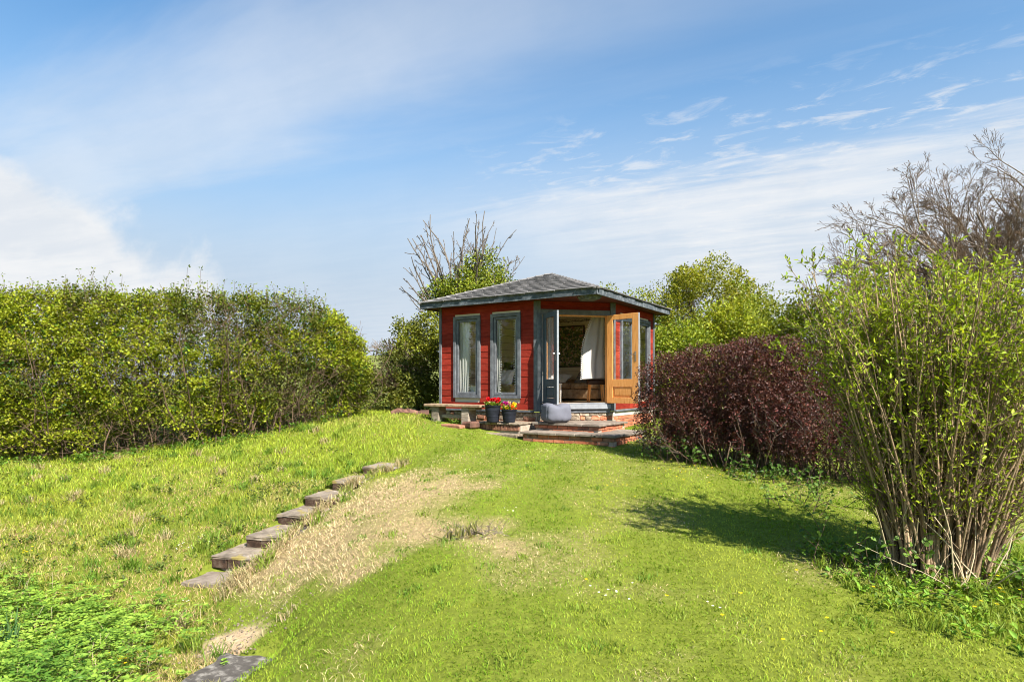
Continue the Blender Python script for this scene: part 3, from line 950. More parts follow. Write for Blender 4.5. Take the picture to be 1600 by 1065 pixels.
# ================================================================== INSIDE THE ROOM
def cushion(name, c, size, ax, tilt, mat, label, group=None):
    """pillow: a puffed, pinched square standing or lying"""
    n = 12; V = []; 
    g = np.linspace(-1, 1, n + 1)
    for s in (1, -1):
        for y in g:
            for x in g:
                e = (1 - x ** 4) * (1 - y ** 4)
                px = x * (1 - 0.10 * (1 - abs(y)) ** 1) ; py = y * (1 - 0.10 * (1 - abs(x)))
                V.append((px * size[0] / 2, s * (e ** 0.5) * size[1] / 2 + 0.006 * math.sin(9 * x + 5 * y), py * size[2] / 2))
    F = []; N = (n + 1)
    for s in range(2):
        for j in range(n):
            for i in range(n):
                a = s * N * N + j * N + i
                q = (a, a + 1, a + N + 1, a + N); F.append(q if s else q[::-1])
    mt = Matrix.Rotation(math.atan2(ax[1], ax[0]), 4, 'Z') @ Matrix.Rotation(tilt, 4, 'X')
    W = [np.array(c) + np.array(mt @ Vector(v)) for v in V]
    o = MB(); o.add(W, F)
    ob = o.build(name, mat, None, smooth=True, base=c)
    return tag(ob, label, 'cushion', group)


# sofa against the back wall
sf = thing('sofa', FB1(2.3, 0.5, ZF), 'brown crushed velvet sofa against the back wall of the summerhouse', 'sofa')
MB().fbox(FB1, 1.05, 3.35, 0.10, 0.92, ZF + 0.05, ZF + 0.30).build('sofa_base', M['velvet'], sf, bev=0.04, seg=3, smooth=True)
for a in (1.06, 1.83, 2.60):
    MB().fbox(FB1, a, a + 0.755, 0.14, 0.94, ZF + 0.305, ZF + 0.45).build('seat_cushion', M['velvet'], sf, bev=0.05, seg=3, smooth=True)
MB().fbox(FB1, 1.05, 3.35, 0.065, 0.12, ZF + 0.05, ZF + 0.55).build('backrest', M['velvet'], sf, bev=0.015)
for a in (1.12, 3.28):
    for bq in (0.2, 0.85):
        MB().tube([FB1(a, bq, ZF + 0.001), FB1(a, bq, ZF + 0.05)], 0.025).build('foot', M['leather'], sf)
cushion('cushion', FB1(1.55, 0.42, ZF + 0.64), (0.52, 0.2, 0.42), FB1.ax, 0.45, M['white'], 'creased white cushion leaning at the back of the brown sofa', 'cushions on the sofa')
cushion('cushion', FB1(1.50, 0.70, ZF + 0.58), (0.52, 0.2, 0.40), FB1.ax, 0.85, M['cushg'], 'grey and white patterned cushion in front of the white one', 'cushions on the sofa')
cushion('cushion', FB1(2.35, 0.55, ZF + 0.55), (0.60, 0.2, 0.46), FB1.ax, 1.15, M['white'], 'plain pale cushion lying flat beside the white table leg', 'cushions on the sofa')
cushion('cushion', FB1(2.95, 0.50, ZF + 0.62), (0.50, 0.2, 0.42), FB1.ax, 0.4, M['bagm'], 'blue grey cushion seen through the window above the flower pots', 'cushions on the sofa')
# picture
pc = thing('picture', FB1(2.45, 0.06, 1.0), 'large dark green garden picture hanging above the sofa', 'picture')
MB().fbox(FB1, 1.86, 3.05, 0.060, 0.085, 0.515, 1.56).build('canvas', M['art'], pc)
mb = MB()
for a0, a1, z0, z1 in ((1.83, 1.858, 0.487, 1.588), (3.052, 3.08, 0.487, 1.588), (1.858, 3.052, 1.562, 1.588), (1.858, 3.052, 0.487, 0.513)):
    mb.fbox(FB1, a0, a1, 0.060, 0.092, z0, z1)
mb.build('frame', M['leather'], pc)
# twig garland along the ceiling
gp = [FB1(a, 0.10, ZS - 0.05 - 0.03 * math.sin(a * 9) ** 2) for a in np.linspace(0.9, 3.4, 30)]
mb = MB().tube(gp, 0.006, 5)
for p in gp:
    for k in range(6):
        d = nrm(rng.normal(size=3)); mb.tube([p, np.array(p) + d * 0.06], [0.004, 0.002], 3)
tag(mb.build('garland', M['barkdark'], None, base=gp[15]), 'dark twig garland strung under the ceiling over the picture', 'garland')


def drape(name, top0, top1, bot0, bot1, folds, amp, label, bulge=0.0, pompom=None, cloth='white', group='curtains of the summerhouse'):
    """hanging cloth between a top and a bottom edge, with folds; pompoms along one edge"""
    top0, top1, bot0, bot1 = map(np.array, (top0, top1, bot0, bot1))
    n, m = 48, 30
    V = []
    nrm_ = nrm(np.cross(top1 - top0, (0, 0, 1.0)))
    for j in range(m + 1):
        t = j / m
        for i in range(n + 1):
            s = i / n
            p = (top0 * (1 - s) + top1 * s) * (1 - t) + (bot0 * (1 - s) + bot1 * s) * t
            ph = s * folds * 2 * math.pi + 0.6 * math.sin(3 * t + 7 * s)
            p = p + nrm_ * amp * (0.5 + 0.5 * t) * math.sin(ph) + nrm_ * 0.01 * math.sin(11 * t + 5 * s)
            if bulge:
                p = p + (top0 - top1) / np.linalg.norm(top0 - top1) * bulge * math.sin(math.pi * min(1, t * 1.05)) * (1 - s) ** 1.5
            V.append(p)
    F = [(j * (n + 1) + i, j * (n + 1) + i + 1, (j + 1) * (n + 1) + i + 1, (j + 1) * (n + 1) + i) for j in range(m) for i in range(n)]
    t = thing(name, V[len(V) // 2], label, 'curtain', group)
    c = np_mesh('cloth', np.array(V), np.array(F), M[cloth], t, smooth=True)
    if pompom is not None:
        me = bpy.data.meshes.new('pompom'); bm = bmesh.new(); bmesh.ops.create_icosphere(bm, subdivisions=1, radius=0.017)
        bm.to_mesh(me); bm.free(); me.materials.append(M['white'])
        for j in range(0, m + 1, 1):
            for q in (0.0,):
                p = V[j * (n + 1) + (0 if pompom == 0 else n)]
                d = nrm(top0 - top1) if pompom == 0 else nrm(top1 - top0)
                put(me, 'pompom', t, p + d * 0.022, (1, 0), 0.003)
    rod = MB().tube([top0 + np.array((0, 0, .02)) - (top1 - top0) * 0.05, top1 + np.array((0, 0, .02)) + (top1 - top0) * 0.05], 0.012)
    rod.build('rod', M['whitep'], t)
    return t


# curtain blown out at the right of the doorway
drape('curtain', P(926, 494.5, 13.72), P(945, 494.5, 13.80), P(909, 592, 13.62), P(944, 590, 13.80), 2.5, 0.022, 'white curtain with pompom edge gathered in the right of the doorway', 0.10, 0, 'whitedim')
# curtain behind the left leaf
drape('curtain', FC(0.17, 0.16, 1.45), FC(0.42, 0.16, 1.45), FC(0.17, 0.16, ZF + 0.05), FC(0.42, 0.16, ZF + 0.05), 4, 0.02, 'cream curtain hanging behind the glass of the left door leaf')
# window curtains
drape('curtain', FL(3.31, 0.11, 1.46), FL(3.02, 0.11, 1.46), FL(3.31, 0.11, -0.20), FL(3.05, 0.11, -0.20), 3.5, 0.020, 'white pompom curtain at the left of the window over the bench', 0, 1)
drape('curtain', FL(1.62, 0.11, 1.46), FL(1.80, 0.11, 1.46), FL(1.62, 0.11, -0.20), FL(1.79, 0.11, -0.20), 2.5, 0.018, 'narrow white pompom curtain at the right of the window over the flower pots', 0, 1)
drape('curtain', FL(2.30, 0.11, 1.46), FL(2.19, 0.11, 1.46), FL(2.30, 0.11, -0.20), FL(2.20, 0.11, -0.20), 1.5, 0.015, 'thin white pompom curtain at the left of the window over the flower pots', 0, 1)
drape('curtain', FR(2.78, 0.11, 1.46), FR(3.02, 0.11, 1.46), FR(2.78, 0.11, -0.20), FR(3.04, 0.11, -0.20), 3, 0.02, 'white pompom curtain in the far window beside the purple bush', 0, 1)
# white storage box on a stand in the first window
bx = thing('storage_box', FL(2.84, 0.28, -0.36), 'white open box standing inside the window above the bench', 'box')
MB().box8([FL(2.70, 0.16, -0.22), FL(3.02, 0.16, -0.22), FL(3.02, 0.40, -0.22), FL(2.70, 0.40, -0.22), FL(2.66, 0.13, -0.015), FL(3.06, 0.13, -0.015), FL(3.06, 0.43, -0.015), FL(2.66, 0.43, -0.015)]).build('box_body', M['whitep'], bx)
MB().fbox(FL, 2.645, 3.075, 0.12, 0.44, -0.013, 0.004).build('box_rim', M['cream'], bx)
MB().fbox(FL, 2.70, 3.02, 0.16, 0.40, ZF + 0.001, -0.222).build('stand', M['whitep'], bx)
# armchair beyond it
ac = thing('armchair', FL(2.6, 1.0, ZF), 'dark armchair with a pale throw behind the window above the bench', 'armchair')
MB().fbox(FL, 2.35, 3.0, 0.80, 1.40, ZF + 0.12, ZF + 0.42).build('seat', M['velvet'], ac, bev=0.04, seg=2, smooth=True)
MB().box8([FL(2.35, 1.30, ZF + 0.42), FL(3.0, 1.30, ZF + 0.42), FL(3.0, 1.42, ZF + 0.42), FL(2.35, 1.42, ZF + 0.42), FL(2.38, 1.42, ZF + 0.95), FL(2.97, 1.42, ZF + 0.95), FL(2.97, 1.52, ZF + 0.95), FL(2.38, 1.52, ZF + 0.95)]).build('backrest', M['leather'], ac, bev=0.03, seg=2, smooth=True)
for a in (2.38, 2.95):
    for q in (0.85, 1.35): MB().tube([FL(a, q, ZF + .001), FL(a, q, ZF + 0.12)], 0.02).build('leg', M['pine'], ac)
cushion('cushion', FL(2.72, 1.12, ZF + 0.58), (0.46, 0.16, 0.42), FL.ax, 0.5, M['white'], 'white cushion propped in the dark armchair')
# stool in the doorway
stl = thing('stool', P(930, 628, 13.95), 'wooden stool with splayed pale legs and dark leather seat inside the doorway', 'stool')
sc_ = np.array(P(931, 600, 14.15))
zf = ZF + 0.016
for dx, dy, ex, ey in ((-0.13, -0.13, -0.17, -0.17), (0.13, -0.13, 0.17, -0.17), (-0.13, 0.13, -0.17, 0.17), (0.13, 0.13, 0.17, 0.17)):
    MB().tube([(sc_[0] + ex, sc_[1] + ey, zf), (sc_[0] + dx, sc_[1] + dy, 0.10)], [0.018, 0.022]).build('leg', M['pine'], stl)
MB().fbox(Frame(sc_[:2], (1, 0), (0, 1)), -0.2, 0.2, -0.2, 0.2, 0.02, 0.13).build('seat', M['leather'], stl, bev=0.025, seg=2, smooth=True)
MB().fbox(Frame(sc_[:2], (1, 0), (0, 1)), -0.19, 0.19, -0.19, 0.19, 0.132, 0.165).build('seat_pad', M['bagm'], stl, bev=0.012, seg=2, smooth=True)
# white table beside the sofa
tb = thing('side_table', P(872, 628, 14.3), 'white side table with round legs in front of the sofa', 'table')
tp = np.array(P(866, 596, 14.4)); ft = Frame(tp[:2], (1, 0), (0, 1))
MB().fbox(ft, -0.34, 0.17, -0.2, 0.25, 0.02, 0.05).build('tabletop', M['whitep'], tb, bev=0.008)
for dx, dy in ((-0.3, -0.16), (0.13, -0.16), (-0.3, 0.2), (0.13, 0.2)):
    MB().tube([(tp[0] + dx, tp[1] + dy, ZF + 0.001), (tp[0] + dx, tp[1] + dy, 0.02)], [0.018, 0.024]).build('leg', M['whitep'], tb)
# lamp and its table behind the right wall's near window
lt = thing('lamp_table', FR(1.95, 0.75, ZF), 'small white table carrying the yellow lamp by the window', 'table')
MB().fbox(FR, 2.20, 2.62, 0.10, 0.50, 0.10, 0.13).build('tabletop', M['whitep'], lt, bev=0.006)
for a in (2.24, 2.58):
    for q in (0.14, 0.46): MB().tube([FR(a, q, ZF + .001), FR(a, q, 0.10)], 0.018).build('leg', M['whitep'], lt)
lp_ = FR(2.42, 0.28, 0.13)
lm = thing('table_lamp', lp_, 'table lamp with yellow shade and pale base seen through the open pine door', 'lamp')
MB().lathe(lp_, [(0.075, 0.001), (0.08, 0.02), (0.05, 0.05), (0.085, 0.14), (0.085, 0.26), (0.025, 0.38), (0.02, 0.46)], 20).build('lamp_base', M['whitep'], lm, smooth=True)
MB().lathe((lp_[0], lp_[1], lp_[2] + 0.44), [(0.15, 0.0), (0.12, 0.24), (0.115, 0.24), (0.145, 0.0)], 24, False).build('lamp_shade', M['yellow'], lm, smooth=True)

# ================================================================== ENTRANCE STEPS
es = thing('entrance_steps', FL(0, 0, -1.0), 'two brick entrance steps with dark paved treads before the open doors', 'steps')


def pad(u0, u1, v0, v1, zt, zb, nx_, ny_):
    """an L of brick faces topped by paving slabs with an overhang"""
    MB().fbox(FL, u0 + 0.02, u1 - 0.02, v0 + 0.02, v1 - 0.02, zb - 0.15, zt - 0.05).build('step_core', M['mortar'], es)
    fl_ = Frame(FL(u0, v0, 0)[:2], L2, R2); fr_ = Frame(FL(u0, v0, 0)[:2], R2, L2)
    brickwork(fl_, 0.0, u1 - u0, zb - 0.03, zt - 0.048, es, [BR, BRO], 0.0)
    brickwork(fr_, 0.05, v1 - v0, zb - 0.03, zt - 0.048, es, [BR], 0.0)
    ex = Frame(FL(u1, v0, 0)[:2], R2, -L2)
    brickwork(ex, 0.0, v1 - v0, zb - 0.03, zt - 0.048, es, [BRO], 0.0)
    du = (u1 - u0 + 0.08) / nx_; dv = (v1 - v0 + 0.08) / ny_
    for i in range(nx_):
        for j in range(ny_):
            h = random.uniform(-.004, .004)
            MB().fbox(FL, u0 - 0.04 + i * du + .004, u0 - 0.04 + (i + 1) * du - .004, v0 - 0.04 + j * dv + .004, v0 - 0.04 + (j + 1) * dv - .004, zt - 0.045 + h, zt + h).build('paving_slab', M['slab'], es, bev=0.007, jit=0.005)


pad(-0.96, 0.95, -0.96, 0.55, -0.89, -1.08, 5, 4)
pad(-0.42, 1.0, -0.42, 0.88, -0.74, -0.89, 4, 4)

# brick ledge with the pots, stone slab before it
lg = thing('brick_ledge', FL(1.8, -0.4, -1.0), 'low ledge of upright old bricks under the two flower pots', 'ledge')
MB().fbox(FL, 1.22, 2.33, -0.60, -0.03, -1.15, -0.80).build('ledge_core', M['mortar'], lg)
a = 1.24
while a < 2.30:
    p = FL(a + 0.035, -0.585, -0.865); o = put(BRS, 'brick', lg, p, L2); a += 0.074
a = 1.20
while a < 2.36:
    w = random.uniform(0.24, 0.34)
    MB().fbox(FL, a, min(a + w, 2.38) - 0.006, -0.66, -0.02, -0.80, -0.755 + random.uniform(-.004, .004)).build('coping_stone', M['flint'], lg, bev=0.012, jit=0.012); a += w
st_ = thing('stone_edging', FL(1.9, -0.8, -1.0), 'pale weathered stone edging in the grass below the flower pots', 'edging')
a = 1.08
while a < 2.62:
    w = random.uniform(0.30, 0.42)
    MB().fbox(FL, a, min(a + w, 2.66) - 0.008, -0.98, -0.66, -1.03, -0.955 + random.uniform(-.006, .006)).build('stone', M['flint'], st_, bev=0.014, jit=0.016); a += w

# ================================================================== BENCH
bn = thing('bench', FL(2.9, -0.55, -0.9), 'weathered wooden plank bench on two thick posts beneath the left window', 'bench')
zt = -0.405
MB().fbox(FL, 2.10, 3.62, -0.78, -0.42, zt - 0.055, zt).build('seat_plank', M['oldtop'], bn, bev=0.010, jit=0.012)
for a, nm in ((2.42, 0), (3.24, 1)):
    zb = gz1(*FL(a + .09, -0.6, 0)[:2]) - 0.03
    MB().fbox(FL, a, a + 0.20, -0.74, -0.46, zb, zt - 0.057).build('leg', M['oldwood'], bn, bev=0.012, jit=0.012)
MB().fbox(FL, 2.26, 2.50, -0.72, -0.48, zt - 0.115, zt - 0.058).build('corbel', M['oldwood'], bn, bev=0.008)
MB().fbox(FL, 3.30, 3.50, -0.72, -0.48, zt - 0.115, zt - 0.058).build('corbel', M['oldwood'], bn, bev=0.008)
MB().fbox(FL, 2.62, 3.24, -0.63, -0.57, zt - 0.30, zt - 0.22).build('stretcher', M['oldwood'], bn, bev=0.008)
# loose broken bricks by the bench's leg
q = FL(2.33, -0.80, 0); z = gz1(q[0], q[1])
ob = MB().fbox(Frame(q[:2], nrm(L2 + 0.3 * R2), nrm(R2 - 0.3 * L2)), -0.17, 0.15, -0.12, 0.12, z - 0.02, z + 0.13).build('block', M['terra'], None, bev=0.035, jit=0.04, base=(q[0], q[1], z))
tag(ob, 'broken orange masonry block leaning against the right bench post', 'block')
q = FL(2.62, -0.96, 0); z = gz1(q[0], q[1])
ob = MB().fbox(Frame(q[:2], L2, R2), -0.24, 0.26, -0.13, 0.13, z - 0.03, z + 0.045).build('flat_stone', M['brickold'], None, bev=0.014, jit=0.02, base=(q[0], q[1], z))
tag(ob, 'flat brown stone slab in the grass before the bench', 'stone')

# heap of old tiles left of the house
tile_me = []
for k in range(4):
    me = brick_mesh('roof_tile', 0.20, 0.025, 0.13, M['terra']); tile_me.append(me)
for k in range(9):
    px = 618 + k * 5.6 + random.uniform(-2, 2); d = 14.55 + random.uniform(-.15, .15)
    x = (px - 800) / FPX * d; z = gz1(x, d)
    o = bpy.data.objects.new('roof_tile', tile_me[k % 4]); COL.objects.link(o)
    o.location = (x, d, z + Z0 + 0.07 + 0.015 * (k % 3)); o.rotation_euler = (random.uniform(0.5, 1.4), random.uniform(-.5, .5), random.uniform(-0.7, 0.7))
    tag(o, 'old terracotta tile leaning in the heap between hedge and summerhouse', 'tile', 'old tiles heaped beside the summerhouse')

# ================================================================== LEAVES, TUBES, BRANCHING
def leaves(name, pos, axis, L, W, col, mat, parent=None, flat=None, hi=False, fold=0.25, kind=None):
    N = len(pos)
    axis = nrm(axis)
    ref = rng.normal(size=(N, 3)) if flat is None else flat
    side = nrm(np.cross(axis, ref)); up = np.cross(side, axis)
    L = np.broadcast_to(np.asarray(L, float), (N,))[:, None]; W = np.broadcast_to(np.asarray(W, float), (N,))[:, None]
    if not hi:
        v = np.stack([pos, pos + axis * L * .45 + side * W / 2 + up * W * fold, pos + axis * L, pos + axis * L * .45 - side * W / 2 + up * W * fold], 1)
        b = np.arange(N)[:, None] * 4
        F = np.concatenate([b + np.array([[0, 1, 2]]), b + np.array([[0, 2, 3]])])
        k = 4
    else:
        dn = -up * L * 0.10
        v = np.stack([pos, pos + axis * L * .28 + side * W * .46 + up * W * fold, pos + axis * L * .66 + side * W * .36 + up * W * fold * .8 + dn * .4, pos + axis * L + dn,
                      pos + axis * L * .66 - side * W * .36 + up * W * fold * .8 + dn * .4, pos + axis * L * .28 - side * W * .46 + up * W * fold], 1)
        b = np.arange(N)[:, None] * 6
        F = np.concatenate([b + np.array([[0, 1, 2, 3]]), b + np.array([[0, 3, 4, 5]])])
        k = 6
    o = np_mesh(name, v.reshape(-1, 3), F, mat, parent, col=np.repeat(col, k, 0))
    if kind: o['kind'] = kind
    return o


def tubes(name, paths, rad, mat, parent=None, sides=4, kind=None):
    N, K, _ = paths.shape
    t = np.gradient(paths, axis=1); t = nrm(t)
    ref = np.where(np.abs(t[..., 2:3]) < 0.9, np.array((0, 0, 1.0)), np.array((1.0, 0, 0)))
    x = nrm(np.cross(ref, t)); y = np.cross(t, x)
    a = np.arange(sides) * 2 * math.pi / sides
    V = paths[:, :, None, :] + rad[:, :, None, None] * (x[:, :, None, :] * np.cos(a)[None, None, :, None] + y[:, :, None, :] * np.sin(a)[None, None, :, None])
    V = V.reshape(-1, 3)
    base = (np.arange(N)[:, None, None] * K + np.arange(K - 1)[None, :, None]) * sides
    k = np.arange(sides)[None, None, :]; k2 = (k + 1) % sides
    F = np.stack([base + k, base + k2, base + sides + k2, base + sides + k], -1).reshape(-1, 4)
    o = np_mesh(name, V, F, mat, parent, smooth=sides > 3)
    if kind: o['kind'] = kind
    return o


def tubes_each(name, paths, rad, mat, parent, sides=5):
    for i in range(len(paths)):
        tubes(name, paths[i:i + 1], rad[i:i + 1], mat, parent, sides)


def grow(P0, D0, Ln, K, wig, up):
    """N curved branches from points, directions and lengths"""
    N = len(P0); path = [np.array(P0, float)]; d = nrm(np.array(D0, float))
    Ln = np.broadcast_to(np.asarray(Ln, float), (N,))[:, None]
    for k in range(K):
        d = nrm(d + rng.normal(size=(N, 3)) * wig + np.array((0, 0, up)))
        path.append(path[-1] + d * Ln / K)
    return np.stack(path, 1)


def taper(r0, K, end=0.35):
    r0 = np.asarray(r0, float)[:, None]
    return r0 * np.linspace(1, end, K)[None]


def kids(paths, rad, m, t0, t1, lr, spread, K, wig, up, rr=0.55, lvar=0.3):
    N, Kp, _ = paths.shape
    t = rng.uniform(t0, t1, (N, m)) * (Kp - 1)
    i = np.minimum(t.astype(int), Kp - 2); f = (t - i)[..., None]
    n = np.arange(N)[:, None]
    p = paths[n, i] * (1 - f) + paths[n, i + 1] * f
    tan = nrm(paths[n, i + 1] - paths[n, i])
    r = rad[n, i] * (1 - f[..., 0]) + rad[n, i + 1] * f[..., 0]
    perp = rng.normal(size=tan.shape); perp = nrm(perp - (perp * tan).sum(-1, keepdims=True) * tan)
    sp = spread * rng.uniform(0.6, 1.3, (N, m, 1))
    d = nrm(tan * np.cos(sp) + perp * np.sin(sp))
    pl_ = np.linalg.norm(np.diff(paths, axis=1), axis=-1).sum(1)[:, None]
    ln = pl_ * lr * rng.uniform(1 - lvar, 1 + lvar, (N, m)) * (1.15 - 0.5 * t / (Kp - 1))
    q = grow(p.reshape(-1, 3), d.reshape(-1, 3), ln.reshape(-1), K, wig, up)
    return q, taper((r * rr).reshape(-1), K + 1)


def jcol(base, N, v=0.22, h=0.10):
    c = np.array(base)[None] * (1 + rng.normal(size=(N, 1)) * v)
    c = c * (1 + rng.normal(size=(N, 3)) * h * np.array((1, 0.5, 0.8)))
    return np.clip(c, 0.004, 0.95)


def mixcol(a, b, t):
    t = np.asarray(t)[:, None]
    return np.array(a)[None] * (1 - t) + np.array(b)[None] * t


def sprig_leaves(centres, per, rad, L, W, cols, name, mat, parent, hi=False, out=None, upb=0.25):
    """clumps of leaves scattered round centres"""
    N = len(centres) * per
    c = np.repeat(centres, per, 0)
    off = rng.normal(size=(N, 3)); off = off / np.maximum(np.linalg.norm(off, axis=1, keepdims=True), .2) * rng.uniform(0.1, 1, (N, 1)) * rad
    d = nrm(off) + rng.normal(size=(N, 3)) * 0.5 + np.array((0, 0, upb))
    if out is not None: d = d + np.repeat(out, per, 0) * 0.4
    cc = np.repeat(cols, per, 0) * (1 + rng.normal(size=(N, 1)) * 0.16) * (1 + rng.normal(size=(N, 3)) * 0.06)
    fl_ = np.array((0, 0, 1.0)) + rng.normal(size=(N, 3)) * 0.75
    return leaves(name, c + off, d, L * rng.uniform(0.65, 1.3, N), W * rng.uniform(0.7, 1.25, N), np.clip(cc, 0.003, 0.95), mat, parent, flat=fl_, hi=hi)


# ------------------------------------------------------------------ the tall hedge on the left
def build_hedge():
    pl = np.array([(-16.5, 12.9), (-12.5, 12.5), (-10.3, 12.35), (-8.2, 12.2), (-5.9, 12.45), (-4.6, 13.2), (-3.25, 14.0)])
    seg = np.linalg.norm(np.diff(pl, axis=0), axis=1); cum = np.concatenate([[0], np.cumsum(seg)]); T = cum[-1]
    rt = thing('hedge', (-8.0, 12.8, gz1(-8, 12.8)), 'tall loose hawthorn hedge bursting into leaf along the left of the lawn', 'hedge')

    def at(s, back):
        x = np.interp(s, cum, pl[:, 0]); y = np.interp(s, cum, pl[:, 1])
        e = 0.2
        dx = np.interp(np.minimum(s + e, T), cum, pl[:, 0]) - np.interp(np.maximum(s - e, 0), cum, pl[:, 0]); dy = np.interp(np.minimum(s + e, T), cum, pl[:, 1]) - np.interp(np.maximum(s - e, 0), cum, pl[:, 1])
        l = np.hypot(dx, dy); nx_, ny_ = -dy / l, dx / l
        return x + nx_ * back, y + ny_ * back

    def top(s):
        r = T - s
        h = 1.87 + 0.30 * (fbm(s * 0.9, s * 0 + 3.3) - .5) + 0.14 * (fbm(s * 4, s * 0 + 7.7) - .5)
        h = h - 0.35 * (1 - sstep(r, 0.1, 1.9)) - 0.75 * (1 - sstep(r, -0.1, 0.6))
        return h
    # leafy sprigs
    N = 27500
    s = rng.uniform(0, T, N); x0, y0 = at(s, 0 * s); zb = gz(x0, y0) + 0.06; zt = top(s)
    hfrac = rng.uniform(0, 1, N) ** 0.92
    z = zb + (zt - zb) * hfrac
    bulge = 0.30 * (fbm(s * 1.3, z * 1.3 + 50, 3) - .5) + 0.30 * np.sin(np.clip(hfrac, 0, 1) * 3.1) - 0.05 + 0.55 * (fbm(s * 2.6 + 8, z * 2.9 + 33, 3) - .5)
    depth = rng.exponential(0.20, N) - bulge
    depth = np.minimum(depth, 1.5)
    rear = rng.random(N) < 0.34; depth[rear] = rng.uniform(0.3, 1.7, rear.sum())
    dn = fbm(s * 0.75 + 4, z * 0.8 + 20, 4) + 0.10 * np.exp(-((s - 5.5) / 2) ** 2)
    low = sstep(hfrac, 0.02, 0.22)
    bare = np.exp(-(((x0 + 7.0) / 1.9) ** 2 + ((z - 0.05) / 1.1) ** 2))
    keep = rng.random(N) < np.clip((0.30 + 1.0 * sstep(dn, 0.36, 0.58)) * (0.18 + 0.82 * low) * (1 - 0.66 * bare) + 0.30 * rear, 0, 1)
    s, z, depth, hfrac, dn = s[keep], z[keep], depth[keep], hfrac[keep], dn[keep]
    x, y = at(s, depth)
    c = np.stack([x, y, z], -1)
    mixv = np.clip(sstep(dn, 0.40, 0.62) + rng.normal(size=len(c)) * 0.22, 0, 1)
    col = mixcol((0.085, 0.100, 0.012), (0.255, 0.290, 0.016), mixv)
    bright = np.exp(-((hfrac - 0.45) / .4) ** 2)[:, None]
    dark = rng.random(len(c)) < 0.10
    col[dark] = np.array((0.045, 0.10, 0.012))
    big = rng.random(len(c)) < 0.35
    sprig_leaves(c[~big], 8, 0.085, 0.050, 0.034, col[~big], 'foliage', M['leaf'], rt)
    sprig_leaves(c[big], 13, 0.115, 0.062, 0.045, col[big] * 1.08, 'foliage', M['leaf'], rt)
    # green shoots standing above the clipped top
    n = 420; s = rng.uniform(0, T - 0.3, n); x, y = at(s, rng.uniform(-0.1, 1.0, n)); p0 = np.stack([x, y, top(s) - 0.25], -1)
    sh = grow(p0, np.array((0, 0, 1.0)) + rng.normal(size=(n, 3)) * 0.22, rng.uniform(0.2, 0.5, n) + 0.35 * (rng.random(n) < 0.06), 4, 0.10, 0.1)
    tubes('shoots', sh, taper(np.full(n, 0.006), 5, .5), M['twig'], rt, 3, 'stuff')
    pts = sh[:, 1:].reshape(-1, 3)
    sprig_leaves(pts, 4, 0.05, 0.05, 0.032, jcol((0.17, 0.215, 0.022), len(pts), 0.2), 'shoot_leaves', M['leaf'], rt)
    # upright stems and tangled twigs
    n = 380; s = rng.uniform(0, T, n); x, y = at(s, rng.uniform(0.0, 1.3, n)); p0 = np.stack([x, y, gz(x, y) - 0.05], -1)
    H = (top(s) - p0[:, 2]) * rng.uniform(0.7, 1.0, n)
    st = grow(p0, np.array((0, 0, 1.0)) + rng.normal(size=(n, 3)) * 0.25, H, 8, 0.17, 0.10)
    r = taper(rng.uniform(0.006, 0.018, n), 9, .3)
    tubes('stems', st, r, M['twig'], rt, 4, 'stuff')
    tw, tr = kids(st, r, 13, 0.05, 1.0, 0.20, 0.9, 3, 0.22, 0.03, .5)
    tubes('twigs', tw, np.maximum(tr, .0036), M['twig'], rt, 3, 'stuff')
    n = 6500; s = rng.uniform(0, T, n); x0, y0 = at(s, 0 * s); zb = gz(x0, y0); hf = rng.uniform(0.02, 0.95, n); z = zb + (top(s) - zb) * hf
    x, y = at(s, rng.exponential(0.35, n) - 0.26 * np.sin(hf * 3.1))
    tg = grow(np.stack([x, y, z], -1), rng.normal(size=(n, 3)) + np.array((0, -0.25, 0.25)), rng.uniform(0.12, 0.45, n), 3, 0.3, 0.0)
    tubes('tangle', tg, taper(rng.uniform(0.003, 0.0055, n), 4, .5), M['twig'], rt, 3, 'stuff')


build_hedge()


# ------------------------------------------------------------------ generic leafy crowns
def blob_points(N, c, r, seed=0, shell=0.55, lump=0.35, box=2.0):
    d = nrm(rng.normal(size=(N, 3)))
    if box > 2: d = d / ((np.abs(d) ** box).sum(1, keepdims=True) ** (1 / box))
    lo = 1 + lump * (fbm(d[:, 0] * 2.2 + seed * 7.1 + d[:, 2] * 1.3, d[:, 1] * 2.2 + seed * 3.7 - d[:, 2], 3) - 0.5) * 2
    rr = rng.uniform(shell ** 3, 1, N) ** (1 / 3)
    return np.array(c) + d * (rr * lo)[:, None] * np.array(r), d


